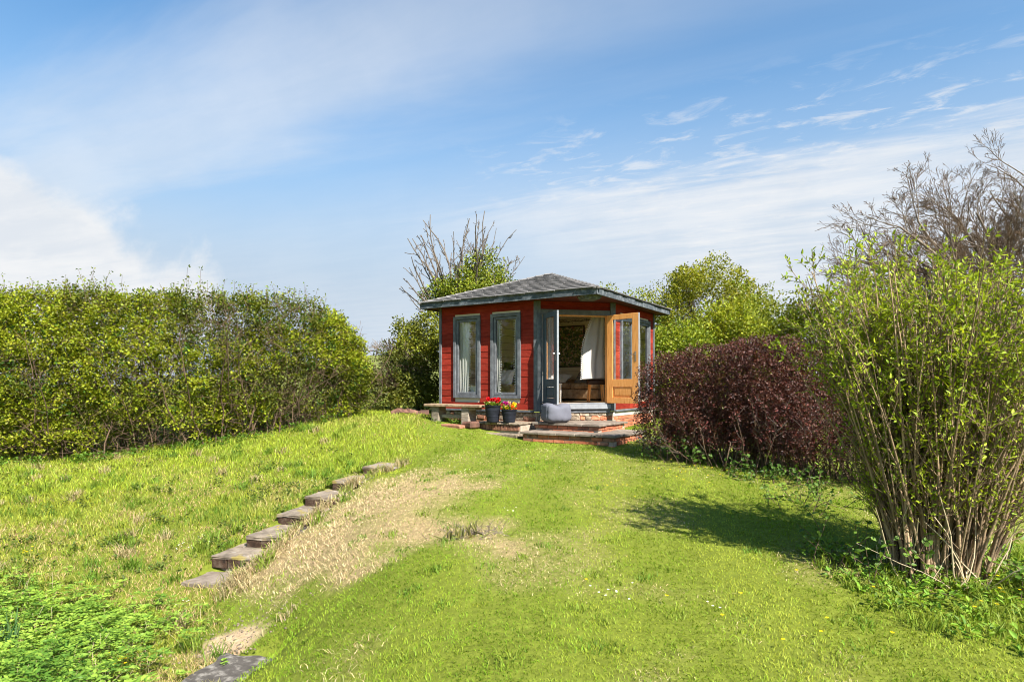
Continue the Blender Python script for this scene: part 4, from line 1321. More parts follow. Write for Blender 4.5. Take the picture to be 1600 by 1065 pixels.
def tree(name, foot, crown_c, crown_r, label, cat, colA, colB, nspr, per, L, W, srad, group=None, trunk_r=0.12, levels=(7, 6, 5), bark='bark', seed=1, shell=0.35, lump=0.35, gap=0.42, mat='leaf', toplight=True):
    foot = np.array((foot[0], foot[1], gz1(foot[0], foot[1]) - 0.05))
    rt = thing(name, foot, label, cat, group)
    cc = np.array(crown_c, float); cr = np.array(crown_r, float)
    tp = grow(foot[None], (cc - foot)[None] + rng.normal(size=(1, 3)) * 0.1, np.linalg.norm(cc - foot), 7, 0.06, 0.0)
    tr = taper(np.array([trunk_r]), 8, 0.45)
    tubes('trunk', tp, tr, M[bark], rt, 8)
    p, r = tp, tr
    t0 = 0.45
    reach = [0.55, 0.55, 0.5]
    for lv, m in enumerate(levels):
        p, r = kids(p, r, m, t0, 1.0, reach[min(lv, 2)] if lv else float(cr.mean() * 1.0 / max(np.linalg.norm(cc - foot), .1)), 0.75, 5, 0.14, 0.05, 0.6)
        if lv == 0: tubes_each('limb', p, np.maximum(r, 0.006), M[bark], rt, 5)
        else: tubes('branches', p, np.maximum(r, 0.006), M[bark], rt, 3, 'stuff')
        t0 = 0.25
    c, d = blob_points(nspr, cc, cr, seed, shell, lump)
    g = fbm(c[:, 0] * 1.1 / max(cr[0] / 2.5, .5) + seed, c[:, 2] * 1.1 / max(cr[0] / 2.5, .5) + c[:, 1] * 0.5, 3)
    keep = (g > gap) & (c[:, 2] > gz(c[:, 0], c[:, 1]) + 0.05)
    c, d, g = c[keep], d[keep], g[keep]
    mixv = np.clip((g - gap) / 0.3 + rng.normal(size=len(c)) * 0.25, 0, 1)
    sprig_leaves(c, per, srad, L, W, mixcol(colA, colB, mixv), 'crown', M[mat], rt, out=d)
    return rt


YG1, YG2 = (0.13, 0.165, 0.014), (0.275, 0.300, 0.022)
# oak coming into leaf beyond the summerhouse
q = P(1092, 470, 28)
tree('oak_tree', (q.x, 28), (q.x, 28, 2.7), (3.15, 2.7, 2.85), 'round oak in yellow green new leaf standing beyond the summerhouse roof', 'tree', (0.135, 0.150, 0.012), (0.285, 0.285, 0.020), 5200, 9, 0.105, 0.075, 0.22, 'trees behind the summerhouse', 0.20, (8, 7, 6), 'barkdark', 2, 0.45, 0.22, 0.40)
q = P(965, 490, 24)
tree('sapling', (q.x, 24), (q.x, 24, 2.2), (1.5, 1.0, 1.75), 'loose pale green sapling peeping over the right eave of the roof', 'tree', (0.16, 0.19, 0.02), (0.27, 0.30, 0.03), 900, 7, 0.10, 0.06, 0.2, 'trees behind the summerhouse', 0.07, (7, 6), 'bark', 3, 0.1, 0.5, 0.44)
q = P(1180, 470, 23)
tree('sapling', (q.x, 23), (q.x, 23, 2.1), (0.95, 0.9, 1.95), 'slender sapling with thin upright shoots at the right of the oak', 'tree', (0.13, 0.17, 0.015), (0.24, 0.28, 0.022), 700, 7, 0.095, 0.06, 0.2, 'trees behind the summerhouse', 0.06, (7, 6), 'bark', 4, 0.1, 0.5, 0.44)
q = P(1050, 545, 17.5)
tree('green_bush', (q.x, 17.5), (q.x, 17.5, 0.35), (1.45, 1.2, 1.35), 'bright green bush close behind the red right wall', 'bush', (0.12, 0.165, 0.012), (0.25, 0.295, 0.020), 3600, 7, 0.075, 0.0572, 0.15, 'bushes behind the purple hedge', 0.05, (8, 6), 'twig', 5, 0.4, 0.3, 0.36)
q = P(1150, 545, 18.5)
tree('green_bush', (q.x, 18.5), (q.x, 18.5, 0.75), (1.95, 1.3, 1.85), 'broad yellow green bush rising behind the middle of the purple hedge', 'bush', (0.14, 0.170, 0.012), (0.275, 0.30, 0.020), 4600, 7, 0.088, 0.0572, 0.16, 'bushes behind the purple hedge', 0.05, (8, 6), 'twig', 6, 0.4, 0.3, 0.36)
q = P(1255, 545, 16.5)
tree('green_bush', (q.x, 16.5), (q.x, 16.5, 0.6), (1.7, 1.2, 1.9), 'bushy lime green shrub between purple hedge and bare tree', 'bush', (0.15, 0.180, 0.013), (0.29, 0.32, 0.022), 4200, 7, 0.075, 0.057, 0.15, 'bushes behind the purple hedge', 0.05, (8, 6), 'twig', 7, 0.4, 0.3, 0.36)
q = P(1390, 560, 15.5)
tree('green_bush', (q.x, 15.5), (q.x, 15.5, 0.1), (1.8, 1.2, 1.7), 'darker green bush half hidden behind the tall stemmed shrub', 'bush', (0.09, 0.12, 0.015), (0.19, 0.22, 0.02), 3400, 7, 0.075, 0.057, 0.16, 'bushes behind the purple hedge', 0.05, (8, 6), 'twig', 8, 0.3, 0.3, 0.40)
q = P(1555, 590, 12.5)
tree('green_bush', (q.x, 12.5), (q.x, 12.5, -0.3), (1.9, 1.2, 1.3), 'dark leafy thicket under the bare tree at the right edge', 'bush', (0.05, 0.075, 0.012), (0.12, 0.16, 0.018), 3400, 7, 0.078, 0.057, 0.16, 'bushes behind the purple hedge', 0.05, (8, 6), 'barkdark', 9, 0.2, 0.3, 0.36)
# dark ivy bush between hedge and house
q = P(655, 560, 16.6)
tree('ivy_bush', (q.x, 16.6), (q.x, 16.6, 0.55), (1.05, 0.9, 1.35), 'dark ivy covered bush against the rear left corner of the summerhouse', 'bush', (0.075, 0.085, 0.014), (0.27, 0.29, 0.03), 2300, 9, 0.07, 0.052, 0.15, None, 0.07, (12, 10, 6), 'bark', 10, 0.30, 0.35, 0.38)
q = P(612, 606, 15.6)
tree('bramble', (q.x, 15.6), (q.x, 15.6, 0.0), (0.85, 0.6, 0.85), 'low tangled bramble with bare stems between hedge and ivy bush', 'bush', (0.07, 0.085, 0.015), (0.19, 0.20, 0.03), 1000, 8, 0.06, 0.045, 0.14, None, 0.03, (12, 9, 4), 'twig', 11, 0.2, 0.4, 0.36)
q = P(640, 545, 24)
tree('brown_shrub', (q.x, 24), (q.x, 24, 0.9), (0.75, 0.7, 0.8), 'leafless brown shrub on the skyline behind the ivy bush', 'shrub', (0.15, 0.11, 0.07), (0.24, 0.19, 0.12), 300, 6, 0.07, 0.03, 0.15, None, 0.04, (12, 10, 6), 'bark', 12, 0.1, 0.3, 0.3)

tree('garden_tree', (-13.0, 8.3), (-13.0, 8.3, 0.6), (2.6, 2.4, 2.6), 'leafy tree outside the left edge, mirrored in the summerhouse windows', 'tree', (0.10, 0.15, 0.012), (0.22, 0.28, 0.02), 2200, 7, 0.13, 0.09, 0.24, None, 0.15, (7, 6, 5), 'barkdark', 14, 0.4, 0.3, 0.40)
tree('garden_tree', (-17.5, 4.0), (-17.5, 4.0, 2.4), (3.2, 3.0, 3.6), 'almost bare tall tree outside the left edge, mirrored in the summerhouse windows', 'tree', (0.12, 0.12, 0.03), (0.20, 0.20, 0.03), 260, 6, 0.13, 0.09, 0.24, None, 0.24, (9, 8, 7), 'barkdark', 15, 0.2, 0.3, 0.40)

# ------------------------------------------------------------------ pollarded tree with ivy behind the roof
def ivy_tree():
    d = 17.8; q = P(722, 500, d)
    foot = np.array((q.x, d, gz1(q.x, d)))
    rt = thing('ivy_tree', foot, 'dead pollarded tree with pale forked branches and ivy behind the roof', 'tree')
    head = np.array((q.x, d, 1.75))
    tubes('trunk', grow(foot[None], np.array([[0, 0, 1.0]]), head[2] - foot[2] + .1, 5, 0.03, 0), taper(np.array([0.24]), 6, .75), M['bark'], rt, 9)
    ends = [(617, 448), (632, 435), (640, 408), (645, 380), (648, 358), (660, 325), (676, 345), (691, 330), (703, 342), (713, 324), (724, 340), (733, 365), (743, 330), (752, 345), (762, 350), (776, 345), (784, 346), (797, 367), (812, 390), (800, 412), (672, 395), (686, 372), (756, 372), (700, 390), (742, 380), (630, 462), (668, 352), (684, 340), (697, 362), (718, 350), (737, 350), (757, 332), (769, 360), (790, 372), (806, 398), (652, 420), (640, 392), (662, 440), (728, 372), (712, 400)]
    P0, D0, LN = [], [], []
    for k, (x, y) in enumerate(ends):
        e = np.array(P(x, y, d + random.uniform(-1.0, 1.0)))
        s = head + np.array(((x - 720) * 0.006, random.uniform(-.3, .3), random.uniform(-.25, .25)))
        P0.append(s); D0.append(nrm(e - s) + np.array((np.sign(x - 720) * 0.04, 0, -0.03))); LN.append(np.linalg.norm(e - s) * 0.93)
    b = grow(np.array(P0), np.array(D0), np.array(LN), 9, 0.10, 0.025)
    # pin the tips to where they belong
    r = taper(rng.uniform(0.022, 0.044, len(ends)), 10, 0.30)
    tubes_each('limb', b, r, M['barkpale'], rt, 6)
    c, cr = kids(b, r, 3, 0.35, 0.98, 0.22, 0.55, 4, 0.16, 0.05, 0.6, 0.5)
    tubes_each('branch', c, np.maximum(cr, .009), M['barkpale'], rt, 5)
    s, sr = kids(np.concatenate([b[:, 4::1][:, :5], c]), np.concatenate([r[:, 4:9], cr]), 4, 0.15, 1.0, 0.16, 0.8, 2, 0.15, 0.02, .7, .5)
    tubes('spurs', s, np.maximum(sr, .007), M['barkdark'], rt, 4, 'stuff')
    N = 1900
    pts = np.concatenate([blob_points(1000, (P(745, 455, d).x, d - 0.2, 2.45), (1.25, 0.9, 0.80), 3, 0.2, .3)[0], blob_points(350, (P(752, 415, d).x, d, 3.1), (0.8, 0.6, 0.7), 5, 0.1, .4)[0], blob_points(250, (P(690, 455, d).x, d, 2.5), (0.6, 0.5, 0.6), 6, 0.1, .3)[0],
                          blob_points(500, (head[0], d, 0.9), (0.7, 0.7, 1.6), 8, 0.5, .2)[0]])
    w = rng.random(len(pts))
    sprig_leaves(pts, 9, 0.15, 0.066, 0.055, mixcol((0.085, 0.125, 0.014), (0.31, 0.35, 0.035), np.clip(w, 0, 1)), 'ivy', M['leaf'], rt)


ivy_tree()

# ------------------------------------------------------------------ bare tree at the upper right
def bare_tree():
    d = 14.0; x = (1625 - 800) / FPX * d
    foot = np.array((x, d, gz1(x, d) - 0.1))
    rt = thing('bare_tree', foot, 'wide leafless tree with dense fine twigs above the right hand shrub', 'tree')
    tp = grow(foot[None], np.array([[-0.15, 0, 1.0]]), 2.2, 5, 0.06, 0); tr = taper(np.array([0.21]), 6, .7)
    tubes('trunk', tp, tr, M['bark'], rt, 9)
    h = tp[0, -1]
    D = []
    for px, py in ((1350, 420), (1330, 370), (1362, 330), (1390, 305), (1410, 330), (1450, 300), (1430, 290), (1470, 268), (1520, 262), (1565, 275), (1610, 270), (1660, 280), (1720, 300), (1790, 350), (1420, 360), (1500, 330), (1580, 330), (1460, 400), (1640, 340)):
        e = np.array(P(px, py, d + random.uniform(-1.6, 1.6))); D.append(e)
    D = np.array(D)
    st = h + rng.normal(size=(len(D), 3)) * 0.08
    b = grow(st, nrm(D - st) + np.array((0, 0, -0.12)), np.linalg.norm(D - st, axis=1) * 0.84, 8, 0.09, 0.0)
    r = taper(rng.uniform(0.06, 0.095, len(D)), 9, .28)
    tubes_each('limb', b, r, M['bark'], rt, 6)
    p, q = b, r
    for lv, (m, lr, sp, k) in enumerate(((10, 0.42, 0.62, 5), (8, 0.48, 0.62, 4), (5, 0.50, 0.6, 2), (2, 0.55, 0.6, 2))):
        p, q = kids(p, q, m, 0.25, 1.0, lr, sp, k, 0.13, 0.03, .60)
        q = np.maximum(q, 0.0038)
        if lv == 0: tubes_each('branch', p, q, M['bark'], rt, 4)
        else: tubes('twigs', p, q, M['bark'] if lv == 1 else M['twig'], rt, 3, 'stuff')


bare_tree()

# ------------------------------------------------------------------ purple barberry hedge
def barberry():
    rt = thing('barberry_bush', (3.2, 8.9, gz1(3.2, 8.9)), 'dense purple leaved barberry bush clipped beside the steps', 'bush')
    lobes = [((2.62, 10.0, -0.30), (0.62, 0.62, 0.78)), ((3.02, 9.55, -0.22), (0.72, 0.70, 0.82)), ((3.55, 9.15, -0.18), (0.62, 0.70, 0.84)), ((3.85, 8.95, -0.18), (0.62, 0.66, 0.86)), ((4.1, 8.45, -0.55), (0.60, 0.7, 0.66)), ((4.9, 7.7, -0.55), (0.6, 0.55, 0.7)), ((5.5, 7.5, -0.5), (0.65, 0.55, 0.75)), ((6.2, 7.4, -0.45), (0.7, 0.55, 0.8))]
    for k in range(1):
        C, D_ = [], []
        for i, (c, r) in enumerate(lobes):
            n = 2500 if i < 4 else 1500 if i < 5 else 700
            p, dd = blob_points(n, c, r, i + 20, 0.55, 0.16, 3.6); C.append(p); D_.append(dd)
        C = np.concatenate(C); D_ = np.concatenate(D_)
        g = gz(C[:, 0], C[:, 1])
        hf = (C[:, 2] - g)
        keep = (hf > 0.14) & (rng.random(len(C)) < np.clip(0.40 + hf * 0.9, 0, 1)) & (fbm(C[:, 0] * 3 + C[:, 1] * 2, C[:, 2] * 3, 3) > 0.30)
        C, D_, hf = C[keep], D_[keep], hf[keep]
        mixv = np.clip(rng.normal(0.5, 0.3, len(C)) + 0.25 * (fbm(C[:, 0] * 4, C[:, 2] * 4) - .5) * 2, 0, 1)
        col = mixcol((0.036, 0.014, 0.011), (0.140, 0.056, 0.038), mixv)
        gr = rng.random(len(C)) < 0.035; col[gr] = np.array((0.10, 0.10, 0.02))
        sprig_leaves(C, 8, 0.06, 0.032, 0.021, col, 'foliage', M['barb'], rt, out=D_, upb=0.4)
    # arching stems
    n = 420; t = rng.uniform(0, 1, n)
    x = np.interp(t, [0, .25, .5, .7, 1], [2.62, 3.25, 3.9, 4.4, 6.2]); y = np.interp(t, [0, .25, .5, .7, 1], [9.9, 9.3, 8.7, 7.9, 7.4])
    x = x + rng.normal(size=n) * 0.22; y = y + rng.normal(size=n) * 0.22
    p0 = np.stack([x, y, gz(x, y) - .03], -1)
    st = grow(p0, np.array((0, 0, 1.0)) + rng.normal(size=(n, 3)) * 0.28, rng.uniform(0.5, 1.15, n), 7, 0.10, 0.02)
    r = taper(rng.uniform(0.005, 0.011, n), 8, .4)
    tubes('stems', st, r, M['twig'], rt, 4, 'stuff')
    tw, tr = kids(st, r, 9, 0.3, 1.0, 0.26, 0.8, 3, 0.15, 0.06, .6)
    tubes('twigs', tw, np.maximum(tr, .0032), M['barkdark'], rt, 3, 'stuff')
    sp = tw[:, 1:].reshape(-1, 3); sp = sp[rng.random(len(sp)) < 0.55]
    sp = sp[(sp[:, 2] - gz(sp[:, 0], sp[:, 1])) > 0.3]
    sprig_leaves(sp, 4, 0.035, 0.032, 0.02, mixcol((0.05, 0.013, 0.012), (0.19, 0.056, 0.042), rng.random(len(sp))), 'shoot_leaves', M['barb'], rt, upb=0.3)
    # a few pale bent canes leaning out at the front
    ends = [(P(1178, 760, 7.95), P(1215, 625, 8.1)), (P(1186, 715, 8.0), P(1240, 652, 7.9)), (P(1222, 735, 7.8), P(1190, 615, 8.1)), (P(1250, 740, 7.6), P(1300, 600, 7.6)), (P(1130, 728, 8.6), P(1142, 690, 8.5))]
    for a, b in ends[4:]:
        a = np.array(a); b = np.array(b); a[2] = gz1(a[0], a[1]) - .02
        MB().tube([a, a * .5 + b * .5 + rng.normal(size=3) * .03, b], [0.011, 0.009, 0.005], 6).build('cane', M['twig'], rt, smooth=True)


barberry()

# ------------------------------------------------------------------ the multi-stemmed shrub at the right
def right_shrub():
    fx, fy = 3.22, 4.72
    rt = thing('flowering_shrub', (fx, fy, gz1(fx, fy)), 'tall many stemmed shrub with light green leaves in the right foreground', 'shrub')
    n = 225
    a = rng.uniform(0, 2 * math.pi, n); rad = np.sqrt(rng.uniform(0, 1, n)) * 0.30
    x = fx + np.cos(a) * rad * 1.15; y = fy + np.sin(a) * rad * 0.8
    p0 = np.stack([x, y, gz(x, y) - 0.04], -1)
    lean = rng.uniform(0.02, 0.53, n) * np.where(np.cos(a) < -0.3, 0.80, 1.0)
    az = a + rng.normal(size=n) * 0.35
    D = np.stack([np.cos(az) * lean, np.sin(az) * lean * 0.75, np.ones(n)], -1)
    H = rng.uniform(1.65, 2.50, n) * (1 - 0.10 * lean)
    D[:, :2] *= 0.6
    st = grow(p0, D, H, 12, 0.032, 0.0)
    # gentle outward arch
    t = np.linspace(0, 1, 13)[None, :, None]
    st[:, :, :2] += (np.stack([np.cos(az), np.sin(az) * .75], -1) * (lean * 0.60)[:, None])[:, None, :] * t ** 1.6
    r = taper(rng.uniform(0.006, 0.0145, n), 13, .25)
    thick = rng.random(n) < 0.08; r[thick] *= 1.9
    for i in range(0, n):
        pass
    tubes_each('stem', st, r, M['stem'], rt, 7)
    # dead short stalks at the base
    n2 = 90; a2 = rng.uniform(0, 6.28, n2); q = np.stack([fx + np.cos(a2) * rng.uniform(0, .5, n2), fy + np.sin(a2) * rng.uniform(0, .42, n2) - .05], -1)
    d0 = np.concatenate([q, gz(q[:, 0], q[:, 1])[:, None] - .02], 1)
    ds = grow(d0, np.array((0, 0, 1.0)) + rng.normal(size=(n2, 3)) * 0.30, rng.uniform(0.2, 0.75, n2), 5, 0.12, 0)
    tubes('dead_stalks', ds, taper(rng.uniform(0.003, 0.007, n2), 6, .5), M['straw'], rt, 5, 'stuff')
    b, br = kids(st, r, 10, 0.16, 0.99, 0.17, 0.55, 5, 0.10, 0.06, .5, .45)
    br = np.maximum(br, .0024)
    tubes('branches', b, br, M['stem'], rt, 5, 'stuff')
    c, cr = kids(b, br, 4, 0.25, 1.0, 0.5, 0.6, 2, 0.12, 0.06, .6, .4)
    cr = np.maximum(cr, .0018)
    tubes('twigs', c, cr, M['twig'], rt, 3, 'stuff')
    # leaves: opposite pairs along twigs and at the tips
    def along(pp, ts, sc):
        N, K, _ = pp.shape; out_p, out_d = [], []
        for tt in ts:
            f = tt * (K - 1); i = min(int(f), K - 2); f -= i
            p = pp[:, i] * (1 - f) + pp[:, i + 1] * f; d = nrm(pp[:, i + 1] - pp[:, i])
            pr = nrm(np.cross(d, rng.normal(size=d.shape)))
            for s in (1, -1):
                out_p.append(p); out_d.append(nrm(d * 0.75 + pr * s * 0.8 + np.array((0, 0, 0.10))))
        return np.concatenate(out_p), np.concatenate(out_d)
    lp, ld = along(c, (0.3, 0.55, 0.8, 0.98), 1); lp2, ld2 = along(b, (0.3, 0.5, 0.75, 0.98), 1)
    lp = np.concatenate([lp, lp2]); ld = np.concatenate([ld, ld2])
    hgt = lp[:, 2] - gz(lp[:, 0], lp[:, 1])
    dens = fbm(lp[:, 0] * 1.6 + 9, lp[:, 2] * 1.6 + lp[:, 1], 3)
    keep = (rng.random(len(lp)) < np.clip(0.31 + 0.30 * sstep(hgt, 0.8, 2.0), 0, 1)) & (dens > 0.16)
    lp, ld, hgt = lp[keep], ld[keep], hgt[keep]
    N = len(lp)
    mixv = np.clip(rng.normal(0.5, 0.28, N), 0, 1)
    col = mixcol((0.16, 0.25, 0.016), (0.44, 0.50, 0.035), mixv)
    sz = rng.uniform(0.020, 0.050, N)
    leaves('foliage', lp, ld, sz, sz * 0.42, col * (1 + rng.normal(size=(N, 1)) * 0.1), M['leaf'], rt, flat=np.array((0, 0, 1.0)) + rng.normal(size=(N, 3)) * .6, hi=True, fold=0.18)
    print('shrub leaves', N)


right_shrub()


# bramble runners and broad leaves at the shrub's foot
def foot_bramble(name, spots, label, colA, colB, nl, hgt, leaf, group=None):
    x0, y0 = spots[0]
    rt = thing(name, (x0, y0, gz1(x0, y0)), label, 'plant', group)
    n = nl
    s = np.array(spots)[rng.integers(0, len(spots), n)] + rng.normal(size=(n, 2)) * 0.16
    p0 = np.concatenate([s, gz(s[:, 0], s[:, 1])[:, None] - .02], 1)
    st = grow(p0, np.array((0, 0, 1.0)) + rng.normal(size=(n, 3)) * 0.55, rng.uniform(0.5, 1.2, n) * hgt, 5, 0.16, -0.05)
    tubes('stems', st, taper(np.full(n, 0.004), 6, .5), M['twig'], rt, 4, 'stuff')
    k = 5
    pp = np.repeat(st[:, 2:].reshape(-1, 3), 2, 0); N = len(pp)
    sz = rng.uniform(0.6, 1.3, N) * leaf
    dd = rng.normal(size=(N, 3)) * np.array((1, 1, .5)) + np.array((0, -0.2, 0.15))
    leaves('foliage', pp, dd, sz, sz * 0.72, np.clip(mixcol(colA, colB, rng.random(N)), 0, 1), M['leaf'], rt, flat=np.array((0, -0.3, 1.0)) + rng.normal(size=(N, 3)) * .5, hi=True, fold=0.15)


foot_bramble('bramble', [(2.75, 4.55), (2.85, 4.8), (2.65, 5.0), (2.95, 4.45)], 'leafy green bramble at the left foot of the many stemmed shrub', (0.06, 0.12, 0.015), (0.15, 0.25, 0.03), 40, 0.40, 0.05)
foot_bramble('bramble', [(3.55, 4.3), (3.8, 4.4), (3.95, 4.7), (3.7, 4.15), (4.1, 4.5)], 'bramble with trailing stems at the right foot of the many stemmed shrub', (0.07, 0.15, 0.02), (0.20, 0.30, 0.04), 44, 0.42, 0.05)
foot_bramble('bramble', [(3.2, 6.7), (3.5, 6.9), (3.15, 7.1), (3.7, 6.6)], 'fresh green bramble between the purple bush and the many stemmed shrub', (0.08, 0.15, 0.02), (0.18, 0.28, 0.03), 34, 0.40, 0.045)
foot_bramble('nettle_patch', [(2.45, 9.45), (2.62, 9.3), (2.35, 9.7), (2.8, 9.05)], 'dark green nettles at the left foot of the purple bush', (0.04, 0.09, 0.012), (0.11, 0.20, 0.025), 46, 0.5, 0.055)
foot_bramble('bramble', [(3.0, 8.35), (3.3, 8.0), (3.6, 7.7), (3.2, 8.2)], 'low ivy and bramble at the front foot of the purple bush', (0.035, 0.08, 0.012), (0.10, 0.18, 0.025), 46, 0.30, 0.055)
foot_bramble('lavender', [(2.50, 11.25), (2.62, 11.45), (2.72, 11.2)], 'grey lavender clump between the entrance steps and the purple bush', (0.16, 0.17, 0.14), (0.27, 0.25, 0.25), 70, 0.30, 0.035)

# ================================================================== GARDEN STEPS IN THE BANK
LAB = ['topmost brick edged step of the stair in the grass bank', 'second garden step from the top, its long slab half bleached', 'third garden step from the top, mostly hidden by grass on its right', 'fourth garden step from the top, beside the dead grass',
       'fifth garden step from the top, dark bricks and a yellow flower on its edge', 'lowest raised garden step, yellow lichen on its slab']
for k, ((x, y, z, w, dp), fr) in enumerate(zip(STEPS, STEPFR)):
    s = thing('garden_step', (x, y, z - 0.15), LAB[k], 'step', 'steps climbing the grass bank')
    MB().fbox(fr, 0.0, w, -0.004, dp, z - 0.034, z).build('tread', M['step'], s, jit=0.014, sub=4)
    MB().fbox(fr, 0.03, w - 0.02, 0.03, dp - 0.05, z - 0.25, z - 0.028).build('bed', M['mortar'], s)
    a = 0.0
    while a < w - 0.05:
        l = min(random.uniform(0.19, 0.23), w - a)
        MB().fbox(fr, a + 0.005, a + l - 0.005, 0.0 + random.uniform(-.004, .008), 0.10, z - 0.142, z - 0.027).build('brick', M['brickdark'], s, bev=0.008, jit=0.012)
        a += l
    if k == 5:
        MB().fbox(fr, 0.06, w - 0.04, 0.03, 0.11, z - 0.23, z - 0.137).build('footing', M['flint'], s, bev=0.012, jit=0.012)
LS = ['plain grey slab at the foot of the garden steps', 'large dark lichen spotted slab at the bottom of the picture']
for k, ((x, y, z, w, dp), fr) in enumerate(zip(SLABS, SLABFR)):
    MBx = MB(); seg = 14
    pts = []
    for i in range(seg * 4):
        s = i / (seg * 4); 
        e = s * 4; side = int(e); f = e - side
        q = [(f, 0), (1, f), (1 - f, 1), (0, 1 - f)][side]
        jx, jy = (fbm(np.array([q[0] * 4 + k * 9]), np.array([q[1] * 4]))[0] - .5) * 0.14, (fbm(np.array([q[0] * 4 + 20]), np.array([q[1] * 4 + k * 5]))[0] - .5) * 0.14
        pts.append(fr(w * q[0] + jx * w, dp * q[1] + jy * dp, z))
    n = len(pts)
    MBx.add(pts + [(p[0], p[1], z - 0.06) for p in pts], [tuple(range(n)), tuple(range(2 * n - 1, n - 1, -1))] + [(i, (i + 1) % n, (i + 1) % n + n, i + n) for i in range(n)])
    ob = MBx.build('paving_slab', M['darkslab'] if k else M['slab'], None, base=fr(w / 2, dp / 2, z))
    tag(ob, LS[k], 'slab', 'slabs leading to the garden steps')

# ================================================================== PLANTERS AND BEANBAG
def planter(px, d, r, h, label, blooms, seed):
    q = np.array(P(px, 650, d)); u, v = FL.local(q[0], q[1])
    c = (q[0], q[1], -0.752)
    t = thing('flower_pot', c, label, 'flower pot', 'flower pots on the brick ledge')
    MB().lathe(c, [(r * 0.70, 0.001), (r * 0.73, 0.012), (r * 0.80, h * 0.33), (r * 0.83, h * 0.34), (r * 0.83, h * 0.40), (r * 0.81, h * 0.41), (r * 0.89, h * 0.70), (r * 0.92, h * 0.71), (r * 0.92, h * 0.77), (r * 0.90, h * 0.78), (r * 0.95, h * 0.95), (r * 1.03, h * 0.955), (r * 1.03, h), (r * 0.95, h), (r * 0.90, h * 0.9)], 32, True).build('pot', M['pot'], t, smooth=False)
    MB().lathe((c[0], c[1], c[2] + h * 0.90), [(r * 0.3, 0.004), (r * 0.92, 0.002), (r * 0.92, 0.001)], 20).build('soil', M['soil'], t)
    top = c[2] + h * 0.92
    n = 120; a = rng.uniform(0, 6.28, n); rr = np.sqrt(rng.uniform(0, 1, n)) * r * 0.75
    pos = np.stack([c[0] + np.cos(a) * rr, c[1] + np.sin(a) * rr, np.full(n, top) + rng.uniform(0, .06, n)], -1)
    dd = np.stack([np.cos(a), np.sin(a), rng.uniform(0.5, 1.6, n)], -1)
    sz = rng.uniform(0.06, 0.10, n)
    leaves('leaf_rosette', pos, dd, sz, sz * .5, jcol((0.24, 0.32, 0.05), n, .25), M['leaf'], t, flat=np.array((0, 0, 1.0)) + rng.normal(size=(n, 3)) * .4, hi=True)
    for (ox, oy, oz, br, colr) in blooms:
        bc = np.array((c[0] + ox, c[1] + oy, top + oz)); m = 34
        dd = nrm(rng.normal(size=(m, 3)) + np.array((0, -0.5, 0.5)))
        cc = jcol(colr, m, .18, .05)
        leaves('blossom', bc + dd * br * 0.35, dd + rng.normal(size=(m, 3)) * .5, br * 1.0, br * 0.9, cc, M['petal'], t, hi=True, fold=0.1)
        MB().tube([(c[0] + ox * .5, c[1] + oy * .5, top - .01), bc], 0.004, 5).build('flower_stalk', M['straw'], t)


RED, PINK, YEL, ORA, CRE = (0.62, 0.012, 0.02), (0.55, 0.03, 0.30), (0.80, 0.55, 0.02), (0.75, 0.14, 0.015), (0.72, 0.55, 0.35)
planter(770, 12.85, 0.172, 0.345, 'tall black pot with red primroses, left of the two', [(-0.09, -0.04, 0.15, 0.045, RED), (-0.02, 0.02, 0.13, 0.04, RED), (0.04, -0.02, 0.14, 0.045, RED), (0.10, -0.03, 0.11, 0.05, RED), (0.12, 0.03, 0.15, 0.04, RED), (-0.06, -0.1, 0.07, 0.035, CRE), (-0.11, 0, 0.09, 0.035, YEL)], 1)
planter(795.5, 12.75, 0.165, 0.265, 'short black pot with pink, yellow and orange primroses, right of the two', [(-0.07, -0.02, 0.13, 0.055, PINK), (0.0, 0.02, 0.15, 0.035, CRE), (0.10, 0.0, 0.12, 0.045, YEL), (-0.04, -0.09, 0.045, 0.045, YEL), (0.06, -0.08, 0.05, 0.05, ORA), (0.12, -0.05, 0.03, 0.035, ORA), (-0.01, -0.06, 0.08, 0.03, PINK)], 2)


